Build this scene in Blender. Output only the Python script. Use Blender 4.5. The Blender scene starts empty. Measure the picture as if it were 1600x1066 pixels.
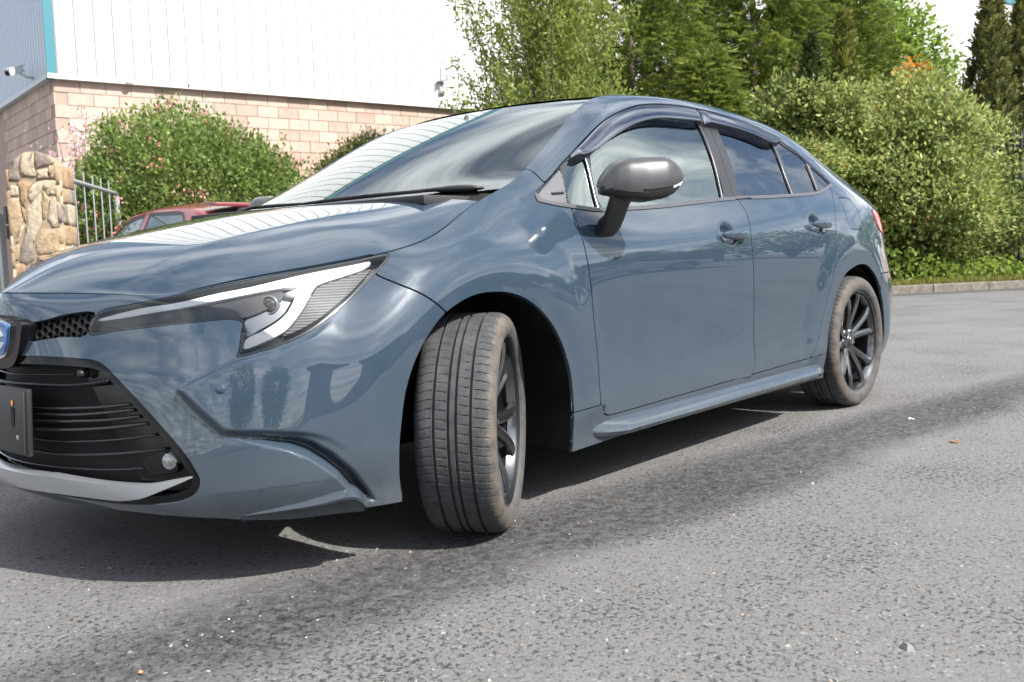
import bpy, bmesh, math, random
import numpy as np
from mathutils import Vector, Matrix, Euler
R = math.radians
random.seed(7); rng = np.random.default_rng(7)
scene = bpy.context.scene
C = scene.collection
# ---------------------------------------------------------------- camera
CAM_LOC = (2.06162, 2.69717, 0.80317); YAW, PITCH, ROLL, FPX = R(220.7631), R(5.15995), R(-1.89328), 1534.115
def cam_axes():
    cy, sy, cp, sp = math.cos(YAW), math.sin(YAW), math.cos(PITCH), math.sin(PITCH)
    d = Vector((cy*cp, sy*cp, -sp)); r = Vector((sy, -cy, 0)); u = r.cross(d)
    return r*math.cos(ROLL)+u*math.sin(ROLL), -r*math.sin(ROLL)+u*math.cos(ROLL), d
_r, _u, _d = cam_axes()
cam_data = bpy.data.cameras.new('camera'); cam = bpy.data.objects.new('camera', cam_data); C.objects.link(cam)
cam.matrix_world = Matrix(((_r.x, _u.x, -_d.x, CAM_LOC[0]), (_r.y, _u.y, -_d.y, CAM_LOC[1]), (_r.z, _u.z, -_d.z, CAM_LOC[2]), (0, 0, 0, 1)))
cam_data.sensor_width = 36; cam_data.lens = FPX/1600*36; cam_data.clip_start = .05; cam_data.clip_end = 2000
cam_data.dof.use_dof = True; cam_data.dof.focus_distance = 3.1; cam_data.dof.aperture_fstop = 7.0
scene.camera = cam
# ---------------------------------------------------------------- sun and sky
SUN_DIR = Vector((-.10, .70, .71)).normalized()          # towards the sun
SUN_EL = math.asin(SUN_DIR.z); SUN_AZ = math.atan2(SUN_DIR.x, SUN_DIR.y)
world = bpy.data.worlds.new('World'); scene.world = world; world.use_nodes = True
def build_sky():
    nt = world.node_tree; N = nt.nodes; L = nt.links; N.clear()
    out = N.new('ShaderNodeOutputWorld'); bg = N.new('ShaderNodeBackground'); bg.inputs['Strength'].default_value = .10
    sky = N.new('ShaderNodeTexSky'); sky.sky_type = 'NISHITA'; sky.sun_disc = False
    sky.sun_elevation = SUN_EL; sky.sun_rotation = SUN_AZ; sky.dust_density = 1.2; sky.ozone_density = 1.2
    tc = N.new('ShaderNodeTexCoord'); sep = N.new('ShaderNodeSeparateXYZ'); L.new(tc.outputs['Generated'], sep.inputs[0])
    # broken clouds on a flat deck: direction projected to a plane
    mx = N.new('ShaderNodeMath'); mx.operation = 'MAXIMUM'; mx.inputs[1].default_value = .0; L.new(sep.outputs['Z'], mx.inputs[0])
    ad = N.new('ShaderNodeMath'); ad.operation = 'ADD'; ad.inputs[1].default_value = .13; L.new(mx.outputs[0], ad.inputs[0])
    dv = N.new('ShaderNodeVectorMath'); dv.operation = 'DIVIDE'; L.new(tc.outputs['Generated'], dv.inputs[0])
    cb = N.new('ShaderNodeCombineXYZ')
    for k in range(3): L.new(ad.outputs[0], cb.inputs[k])
    L.new(cb.outputs[0], dv.inputs[1])
    n1 = N.new('ShaderNodeTexNoise'); n1.inputs['Scale'].default_value = 2.1; n1.inputs['Detail'].default_value = 9; n1.inputs['Roughness'].default_value = .58; n1.inputs['Distortion'].default_value = .15
    L.new(dv.outputs[0], n1.inputs['Vector'])
    rmp = N.new('ShaderNodeValToRGB'); rmp.color_ramp.elements[0].position = .38; rmp.color_ramp.elements[1].position = .60
    L.new(n1.outputs['Fac'], rmp.inputs[0])
    n2 = N.new('ShaderNodeTexNoise'); n2.inputs['Scale'].default_value = 2.3; n2.inputs['Detail'].default_value = 6; L.new(dv.outputs[0], n2.inputs['Vector'])
    cr = N.new('ShaderNodeValToRGB'); cr.color_ramp.elements[0].color = (4.6, 5.0, 5.8, 1); cr.color_ramp.elements[1].color = (13.0, 13.0, 13.0, 1)
    cr.color_ramp.elements[0].position = .32; cr.color_ramp.elements[1].position = .66; L.new(n2.outputs['Fac'], cr.inputs[0])
    # clouds scatter forward: brighter round the sun
    dt = N.new('ShaderNodeVectorMath'); dt.operation = 'DOT_PRODUCT'; L.new(tc.outputs['Generated'], dt.inputs[0]); dt.inputs[1].default_value = tuple(SUN_DIR)
    mz = N.new('ShaderNodeMath'); mz.operation = 'MAXIMUM'; mz.inputs[1].default_value = 0; L.new(dt.outputs['Value'], mz.inputs[0])
    pw = N.new('ShaderNodeMath'); pw.operation = 'POWER'; pw.inputs[1].default_value = 70; L.new(mz.outputs[0], pw.inputs[0])
    fm = N.new('ShaderNodeMath'); fm.operation = 'MULTIPLY_ADD'; fm.inputs[1].default_value = 6.0; fm.inputs[2].default_value = 1; L.new(pw.outputs[0], fm.inputs[0])
    sc = N.new('ShaderNodeVectorMath'); sc.operation = 'SCALE'; L.new(cr.outputs[0], sc.inputs[0]); L.new(fm.outputs[0], sc.inputs['Scale'])
    mix = N.new('ShaderNodeMixRGB'); L.new(rmp.outputs['Color'], mix.inputs['Fac']); L.new(sky.outputs[0], mix.inputs[1]); L.new(sc.outputs[0], mix.inputs[2])
    L.new(mix.outputs[0], bg.inputs['Color']); L.new(bg.outputs[0], out.inputs[0])
build_sky()
sun_data = bpy.data.lights.new('sun', 'SUN'); sun_data.energy = 4.6; sun_data.angle = R(.55); sun_data.color = (1, .95, .87)
sun = bpy.data.objects.new('sun', sun_data); C.objects.link(sun); sun.rotation_euler = SUN_DIR.to_track_quat('Z', 'Y').to_euler()
vs_ = scene.view_settings; vs_.view_transform = 'Standard'; vs_.look = 'None'; vs_.exposure = .93; vs_.gamma = 1; vs_.use_curve_mapping = False
scene.cycles.use_denoising = True
scene.cycles.max_bounces = 10; scene.cycles.transparent_max_bounces = 16
scene.cycles.caustics_reflective = False; scene.cycles.caustics_refractive = False
# ---------------------------------------------------------------- helpers
def tag(o, label=None, cat=None, group=None, kind=None):
    if label: o['label'] = label
    if cat: o['category'] = cat
    if group: o['group'] = group
    if kind: o['kind'] = kind
    return o
def empty(name, loc=(0, 0, 0), rz=0, parent=None):
    o = bpy.data.objects.new(name, None); C.objects.link(o); o.location = loc; o.rotation_euler = (0, 0, rz)
    o.empty_display_size = .1
    if parent: o.parent = parent
    return o
def mesh(name, verts, faces, smooth=False):
    me = bpy.data.meshes.new(name)
    me.from_pydata([tuple(map(float, v)) for v in verts], [], [tuple(int(i) for i in f) for f in faces]); me.update()
    if smooth: me.polygons.foreach_set('use_smooth', [True]*len(me.polygons))
    return me
def obj(name, me, mat=None, parent=None):
    o = bpy.data.objects.new(name, me); C.objects.link(o)
    if mat is not None:
        for m in (mat if isinstance(mat, (list, tuple)) else [mat]): me.materials.append(m)
    if parent is not None: o.parent = parent
    return o
class MB:
    """collects simple solids, build() links them as one mesh"""
    def __init__(s): s.v = []; s.f = []
    def add(s, v, f):
        b = len(s.v); s.v += [tuple(map(float, p)) for p in v]; s.f += [tuple(int(i)+b for i in q) for q in f]; return s
    def box(s, c, d, rot=None, bev=0):
        hx, hy, hz = d[0]/2, d[1]/2, d[2]/2
        if bev:
            bm = bmesh.new(); bmesh.ops.create_cube(bm, size=1); bmesh.ops.scale(bm, vec=d, verts=bm.verts)
            bmesh.ops.bevel(bm, geom=bm.edges[:], offset=bev, segments=2, affect='EDGES', profile=.6)
            vs = [v.co.copy() for v in bm.verts]; fs = [[v.index for v in f.verts] for f in bm.faces]; bm.free()
        else:
            vs = [Vector((x, y, z)) for x in (-hx, hx) for y in (-hy, hy) for z in (-hz, hz)]
            fs = [(0, 1, 3, 2), (4, 6, 7, 5), (0, 4, 5, 1), (2, 3, 7, 6), (0, 2, 6, 4), (1, 5, 7, 3)]
        if rot is not None: vs = [rot @ v for v in vs]
        return s.add([v+Vector(c) for v in vs], fs)
    def tube(s, pts, rad, n=8, cap=True, flat=1.0):
        pts = [Vector(p) for p in pts]; rad = rad if isinstance(rad, (list, tuple, np.ndarray)) else [rad]*len(pts)
        vs = []; fs = []; ref = None
        for i, p in enumerate(pts):
            d = (pts[min(i+1, len(pts)-1)]-pts[max(i-1, 0)]).normalized()
            if ref is None: ref = Vector((0, 0, 1)) if abs(d.z) < .9 else Vector((1, 0, 0))
            a = (ref-d*ref.dot(d)).normalized(); ref = a; b = d.cross(a)
            for k in range(n):
                t = 2*math.pi*k/n; vs.append(p+(a*math.cos(t)*flat+b*math.sin(t))*rad[i])
        for i in range(len(pts)-1):
            for k in range(n): fs.append((i*n+k, i*n+(k+1) % n, (i+1)*n+(k+1) % n, (i+1)*n+k))
        if cap: fs.append(tuple(range(n))[::-1]); fs.append(tuple((len(pts)-1)*n+k for k in range(n)))
        return s.add(vs, fs)
    def lathe(s, prof, n=48, M=None, arc=2*math.pi):
        """prof (r, a): revolve about the Y axis, a along Y"""
        full = abs(arc-2*math.pi) < 1e-6; m = len(prof); vs = []; fs = []
        for k in range(n if full else n+1):
            t = arc*k/n
            for r, a in prof: vs.append(Vector((r*math.cos(t), a, r*math.sin(t))))
        for k in range(n):
            k2 = (k+1) % n if full else k+1
            for j in range(m-1): fs.append((k*m+j, k*m+j+1, k2*m+j+1, k2*m+j))
        if M is not None: vs = [M @ v for v in vs]
        return s.add(vs, fs)
    def build(s, name, mat=None, parent=None, smooth=False, autosmooth=None):
        me = mesh(name, s.v, s.f, smooth)
        if autosmooth is not None:
            me.polygons.foreach_set('use_smooth', [True]*len(me.polygons)); me.set_sharp_from_angle(angle=R(autosmooth))
        return obj(name, me, mat, parent)
# ---------------------------------------------------------------- material helper
def mat(name, color=(.5, .5, .5), rough=.5, metal=0, coat=0, coat_rough=.03, spec=.5, ior=1.45, trans=0, alpha=1, emit=None, estr=0):
    m = bpy.data.materials.new(name); m.use_nodes = True; b = m.node_tree.nodes['Principled BSDF']
    b.inputs['Base Color'].default_value = (*color, 1); b.inputs['Roughness'].default_value = rough; b.inputs['Metallic'].default_value = metal
    b.inputs['Coat Weight'].default_value = coat; b.inputs['Coat Roughness'].default_value = coat_rough
    b.inputs['Specular IOR Level'].default_value = spec; b.inputs['IOR'].default_value = ior
    b.inputs['Transmission Weight'].default_value = trans; b.inputs['Alpha'].default_value = alpha
    return m
def nodes(m): return m.node_tree.nodes, m.node_tree.links, m.node_tree.nodes['Principled BSDF']
def add(m, kind, **kw):
    n = m.node_tree.nodes.new(kind)
    for k, v in kw.items():
        if k in n.inputs: n.inputs[k].default_value = v
        else: setattr(n, k, v)
    return n
def ramp(m, src, stops):
    r = m.node_tree.nodes.new('ShaderNodeValToRGB'); e = r.color_ramp.elements
    while len(e) > 1: e.remove(e[-1])
    e[0].position = stops[0][0]; e[0].color = (*stops[0][1], 1)
    for p, c in stops[1:]:
        q = e.new(p); q.color = (*c, 1)
    m.node_tree.links.new(src, r.inputs[0]); return r
def mixc(m, fac, a, b, mode='MIX'):
    n = m.node_tree.nodes.new('ShaderNodeMix'); n.data_type = 'RGBA'; n.blend_type = mode
    for s, v in ((n.inputs[0], fac), (n.inputs[6], a), (n.inputs[7], b)):
        if hasattr(v, 'links') or hasattr(v, 'is_linked'): m.node_tree.links.new(v, s)
        else: s.default_value = v if not isinstance(v, tuple) or len(v) == 4 else (*v, 1)
    return n.outputs[2]
BAKE = {
 'facet': [(0.5733,3.823),(0.6448,4.344),(0.72,5.098),(0.814,5.538),(0.8931,6.057),(0.9878,6.881),(1.0577,6.952),(1.0854,5.506),(1.1008,3.687),(1.0856,2.633),(1.0429,1.755),(1.0138,1.553),(0.9704,2.083),(0.9328,2.344),(0.8983,2.481),(0.865,2.566),(0.7812,2.662),(0.6931,2.732)],
 'fin': [(0.693,2.673),(0.7795,2.497),(0.8461,2.277),(0.8855,2.069),(0.9253,1.729),(0.9603,1.388),(0.997,0.792),(1.0334,0.346),(1.02,-0.6),(0.5,-0.6),(0.5338,0.95),(0.5562,1.786),(0.617,2.251)],
 'fin_low': [(0.6162,1.0),(0.763,1.232),(0.9604,1.346),(0.9906,1.085),(1.02,-0.6),(0.5,-0.6),(0.5513,0.696)],
 'slit': [(0.693,2.695),(0.7796,2.542),(0.8461,2.34),(0.8853,2.134),(0.925,1.821),(0.9652,1.4),(1.0018,0.734),(1.0331,0.297),(1.0561,0.194),(1.035,0.753),(1.0012,1.413),(0.9449,2.036),(0.8955,2.391),(0.8651,2.512),(0.7812,2.647)],
 'headlight': [(0.3345,7.87),(0.4321,8.71),(0.5488,9.632),(0.6364,9.901),(0.7183,9.885),(0.8052,9.89),(0.8882,9.949),(0.9744,10.0),(1.0656,10.0),(1.1206,10.001),(1.1536,9.924),(1.1545,9.675),(1.1438,9.244),(1.0941,8.345),(1.0417,7.601),(0.99,7.052),(0.9404,6.616),(0.8943,6.228),(0.8526,5.93),(0.8139,5.688),(0.7671,5.45),(0.7196,5.192),(0.7212,5.545),(0.7232,6.409),(0.7278,6.928),(0.725,7.101),(0.7158,7.21),(0.6814,7.324),(0.6016,7.081),(0.5198,6.779),(0.4773,6.64),(0.3971,6.446),(0.322,6.229)],
 'mesh': [(0.0999,6.69),(0.1785,7.174),(0.2384,7.653),(0.3217,7.846),(0.311,6.202),(0.2376,6.02),(0.1068,5.732)],
 'bump_fender': [(1.1216,8.845),(1.0946,8.392),(1.1457,7.289),(1.2082,6.395),(1.2431,5.888),(1.2782,5.374),(1.3105,4.874)],
 'grille': [(0.0638,4.975),(0.1644,4.983),(0.252,4.966),(0.3241,4.931),(0.3579,4.835),(0.3839,4.595),(0.4311,3.964),(0.487,3.409),(0.5521,2.81),(0.6012,2.267),(0.6291,1.786),(0.635,1.568),(0.6316,1.353),(0.6154,1.096),(0.5742,0.834),(0.4837,0.61),(0.3803,0.533),(0.216,0.602),(0.0751,0.582)],
 'arch_f': [(1.1282,0.186),(1.121,1.088),(1.1173,1.919),(1.1217,2.559),(1.1353,3.412),(1.1689,4.31),(1.217,4.964),(1.2808,5.385),(1.3854,5.552),(1.4902,5.388),(1.5984,5.018),(1.689,4.444),(1.7597,3.739),(1.8194,2.704),(1.8426,1.666),(1.8573,0.244)],
 'door_f': [(1.943,7.54),(1.9339,7.235),(1.935,6.717),(1.9309,6.282),(1.9285,5.543),(1.9437,4.25),(1.9609,3.257),(1.9893,1.899),(2.004,1.466),(2.0276,1.221),(2.0608,1.074)],
 'door_bot': [(2.0608,1.074),(2.1786,1.053),(2.5982,1.162),(3.0817,1.291),(3.5334,1.395),(3.6221,1.435)],
 'door_r': [(3.6221,1.435),(3.6468,1.636),(3.7038,2.501),(3.7735,3.617),(3.8392,4.502),(3.8678,5.149),(3.8984,5.675),(3.9588,6.319),(4.0079,6.759),(4.0674,7.26)],
 'door_b': [(3.0738,7.111),(3.0757,7.012),(3.0981,6.605),(3.0822,6.249),(3.0585,5.585),(3.0755,4.799),(3.097,3.725),(3.105,2.859),(3.1108,2.13),(3.0976,1.565),(3.0764,1.246),(3.072,1.077)],
 'rocker_gap': [(1.8199,1.493),(1.8511,1.499),(1.9974,1.562),(2.0403,1.566)],
 'dlo_low': [(1.8224,8.686),(1.8164,8.489),(1.8245,8.284),(1.9359,7.438),(2.0637,7.011),(2.2715,6.939),(2.6532,6.963),(3.0691,6.98),(3.4015,6.961),(3.7893,7.031),(3.9724,7.226),(4.1022,7.526)],
 'dlo_up': [(4.1022,7.526),(4.1061,7.692),(3.9697,8.2),(3.7942,8.664),(3.6285,9.004),(3.3812,9.059),(3.1378,9.075),(2.9833,9.065),(2.8461,9.081),(2.7354,9.09),(2.6559,9.089),(2.5029,9.049),(2.3124,9.041),(2.0741,9.068),(2.0054,9.071),(1.8568,8.87),(1.8224,8.686)],
 'pillar_gap': [(1.9053,10.0),(1.9217,9.972),(1.9203,9.687),(1.9098,9.382),(1.9006,9.016)],
 'fuel': [(4.1083,7.024),(4.2186,7.121),(4.2718,7.037),(4.2804,6.797),(4.2717,6.414),(4.2719,6.091),(4.2455,5.921),(4.1162,5.919),(4.0946,6.012),(4.1013,6.427),(4.1124,6.782)],
 'arch_r': [(3.7969,0.066),(3.7927,0.612),(3.8166,2.39),(3.8838,3.79),(3.9795,4.429),(4.0816,4.644),(4.1988,4.687),(4.3091,4.455),(4.4238,3.701),(4.5093,2.592),(4.5464,1.555),(4.5612,0.522),(4.5691,0.076)],
 'tow': [(0.487,3.469),(0.5176,3.511),(0.5345,3.461),(0.5651,3.217),(0.5918,2.987),(0.5836,2.9),(0.5487,2.869)],
 'sensor': [(0.6895,3.86)],
 'cap': [(1.6013,9.663)],
 'capring': [(1.5935,8.733),(1.6468,8.87),(1.7154,8.866),(1.7627,8.638),(1.7937,8.301),(1.7936,7.982),(1.7674,7.883),(1.7289,7.958),(1.6606,8.264)],
 'handle_f': [(2.7725,5.93),(3.0262,5.93),(2.917,6.207)],
 'handle_r': [(3.6264,6.177),(3.8679,6.173)],
 'mirror_tri': [(2.007,9.02),(1.9266,7.477)],
 'tail': [(4.5235,6.88),(4.7053,7.042),(4.7053,6.583),(4.7253,6.208),(4.5345,6.192),(4.4536,6.225)],
 'w_quarterf': [(2.0169,8.931),(2.0723,8.908),(2.1267,8.654),(2.0977,7.177),(1.9512,7.591)],
 'w_front': [(2.1574,8.58),(2.2792,8.591),(2.4249,8.654),(2.5801,8.733),(2.762,8.829),(2.9473,8.859),(3.0646,8.795),(2.9928,7.946),(2.9551,7.044),(2.6276,7.059),(2.29,7.037),(2.1254,7.092)],
 'w_rear': [(3.1988,8.676),(3.4258,8.83),(3.6317,8.837),(3.6815,8.586),(3.6175,7.766),(3.5993,7.082),(3.3658,7.054),(3.1242,7.069),(3.1259,7.72)],
 'w_rear2': [(3.7155,8.614),(3.7901,8.531),(3.9384,8.177),(3.8891,7.254),(3.7498,7.133),(3.6342,7.092),(3.6535,7.782)],
 'w_quarter': [(3.9611,8.077),(4.0944,7.628),(4.039,7.465),(3.9318,7.296)],
 'drl': [(0.34,7.514),(0.5345,8.953),(0.6577,9.511),(0.7661,9.518),(0.8872,9.726),(0.9839,9.856),(1.092,9.785),(1.0733,9.292),(1.0523,9.057),(0.9965,8.846),(0.9436,8.643),(0.9244,8.383),(0.8888,7.482),(0.8507,6.776),(0.8235,6.356),(0.7759,5.95),(0.7295,5.619),(0.7341,6.167),(0.7652,6.49),(0.8158,6.997),(0.8449,7.416),(0.8716,8.107),(0.8815,8.553),(0.872,8.815),(0.7756,8.922),(0.6472,8.751),(0.5107,7.962),(0.3519,7.306)],
 'ribbed': [(0.9438,8.559),(1.0149,8.802),(1.0922,9.076),(1.0356,7.951),(0.9792,7.305),(0.9254,6.812),(0.8649,6.401),(0.8198,6.188),(0.8522,6.699),(0.8863,7.354),(0.9191,8.09)],
 'lampplate': [(0.3301,7.27),(0.5037,7.937),(0.645,8.847),(0.7755,8.981),(0.8443,8.868),(0.8369,8.174),(0.7703,7.671),(0.7179,7.454),(0.6767,7.576),(0.5916,7.295),(0.4606,6.871),(0.3156,6.384)],
 'lampgrey': [(0.8569,9.074),(0.8767,8.927),(0.8739,8.385),(0.8437,7.618),(0.8149,7.214),(0.7628,6.715),(0.7329,6.366),(0.7266,6.98),(0.732,7.455),(0.7706,7.74),(0.8386,8.254)],
 'projector': [(0.7989,8.08),(0.8472,8.441)],
 'silverlip': [(0.1962,1.498),(0.3573,1.41),(0.4768,1.424),(0.521,1.485),(0.575,1.611),(0.6136,1.692),(0.6105,1.63),(0.5423,1.276),(0.4977,1.028),(0.4726,0.931),(0.4282,0.831),(0.3972,0.807),(0.2373,0.859),(0.0735,0.832)],
 'slat0': [(0.144,3.228),(0.2569,3.273),(0.3576,3.328),(0.4443,3.421)],
 'slat1': [(0.1533,3.089),(0.2671,3.121),(0.3667,3.194),(0.4531,3.288)],
 'slat2': [(0.1543,2.929),(0.2664,2.965),(0.3757,3.031),(0.4707,3.146)],
 'slat3': [(0.1597,2.72),(0.2758,2.765),(0.3845,2.854),(0.4919,2.991)],
 'slat4': [(0.1623,2.42),(0.265,2.446),(0.386,2.553),(0.5074,2.724)],
 'slat5': [(0.1074,2.072),(0.2385,2.074),(0.3844,2.195),(0.5342,2.391)],
 'slat6': [(0.064,1.633),(0.2086,1.666),(0.3207,1.707),(0.4016,1.779),(0.4709,1.862)],
 'blade': [(0.0048,3.875),(0.1294,3.876),(0.2456,3.878),(0.3281,3.935),(0.389,4.045)],
 'topslat': [(0.0118,4.135),(0.1297,4.184),(0.2645,4.25)],
 'pdc': [(0.2989,4.283)],
 'fog': [(0.5431,2.063)],
 'fogpod': [(0.4737,2.104),(0.4955,2.212),(0.5345,2.319),(0.559,2.162),(0.5697,1.842),(0.5423,1.749),(0.4994,1.698),(0.4792,1.868)],
 'visor_f_lo': [(2.0485,8.937),(2.0939,8.726),(2.1651,8.569),(2.2529,8.556),(2.3626,8.578),(2.5107,8.63),(2.673,8.636),(2.8878,8.569),(3.0484,8.535)],
 'visor_f_up': [(2.0708,9.063),(2.125,9.047),(2.193,9.024),(2.3038,9.025),(2.3965,9.023),(2.4933,9.033),(2.6414,9.049),(2.8327,9.039),(3.1272,9.021)],
 'visor_r_lo': [(3.0567,8.537),(3.1259,8.53),(3.3186,8.474),(3.4775,8.381),(3.5645,8.305),(3.6394,8.332),(3.7116,8.439)],
 'visor_r_up': [(3.1305,9.012),(3.2352,9.006),(3.3636,9.003),(3.5058,8.986),(3.6062,8.918),(3.6933,8.798),(3.778,8.637)],
 'chrome_q': [(2.1244,8.628),(2.1141,7.857),(2.0955,7.07)],
 'chrome_b': [(3.0367,8.674),(2.9912,7.991),(2.9524,7.026)],
 'bgap': [(3.1125,8.624),(3.062,7.8),(3.0553,7.0)],
 'chrome_r': [(3.6623,8.489),(3.6074,7.712),(3.5935,7.045)],
 'chrome_r2': [(3.9288,8.114),(3.911,7.644),(3.89,7.21)],
 'sail': [(1.8294,8.685),(1.8567,8.791),(1.9992,9.02),(1.9289,7.569),(1.8297,8.349)],
 'slitbar': [(1.8917,8.414),(1.9416,8.197)],
 'ledge': [(0.7181,0.17),(0.8005,0.455),(0.896,0.665),(0.9905,0.84),(1.0367,0.31)],
}
# ---------------------------------------------------------------- car body surfaces (numpy splines)
def nspline(t, Y, tq):
    """natural cubic spline through Y (n,k) at knots t, evaluated at tq"""
    t = np.asarray(t, float); Y = np.asarray(Y, float); n = len(t)
    h = np.diff(t)
    A = np.zeros((n, n)); R = np.zeros(Y.shape)
    A[0, 0] = A[-1, -1] = 1
    for i in range(1, n - 1):
        A[i, i-1] = h[i-1]; A[i, i] = 2*(h[i-1]+h[i]); A[i, i+1] = h[i]
        R[i] = 6*((Y[i+1]-Y[i])/h[i]-(Y[i]-Y[i-1])/h[i-1])
    M = np.linalg.solve(A, R.reshape(n, -1)).reshape(Y.shape)
    k = np.clip(np.searchsorted(t, tq, side='right')-1, 0, n-2)
    sh = (-1,)+(1,)*(Y.ndim-1)
    hk = h[k].reshape(sh); a = ((t[k+1]-tq).reshape(sh))/hk; b = ((tq-t[k]).reshape(sh))/hk
    return a*Y[k]+b*Y[k+1]+((a**3-a)*M[k]+(b**3-b)*M[k+1])*hk**2/6

def gsmooth(G, axis, sig):
    """gaussian smoothing on a dense grid, point-reflected at the ends so that they stay put"""
    G = np.moveaxis(G, axis, 0); r = int(3*sig); n = len(G)
    r = min(r, n-1)
    lo = 2*G[0]-G[r:0:-1]; hi = 2*G[-1]-G[-2:-r-2:-1]
    E = np.concatenate([lo, G, hi]); w = np.exp(-.5*(np.arange(-r, r+1)/sig)**2); w /= w.sum()
    out = np.zeros_like(G)
    for k in range(2*r+1): out += w[k]*E[k:k+n]
    return np.moveaxis(out, 0, axis)

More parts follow.
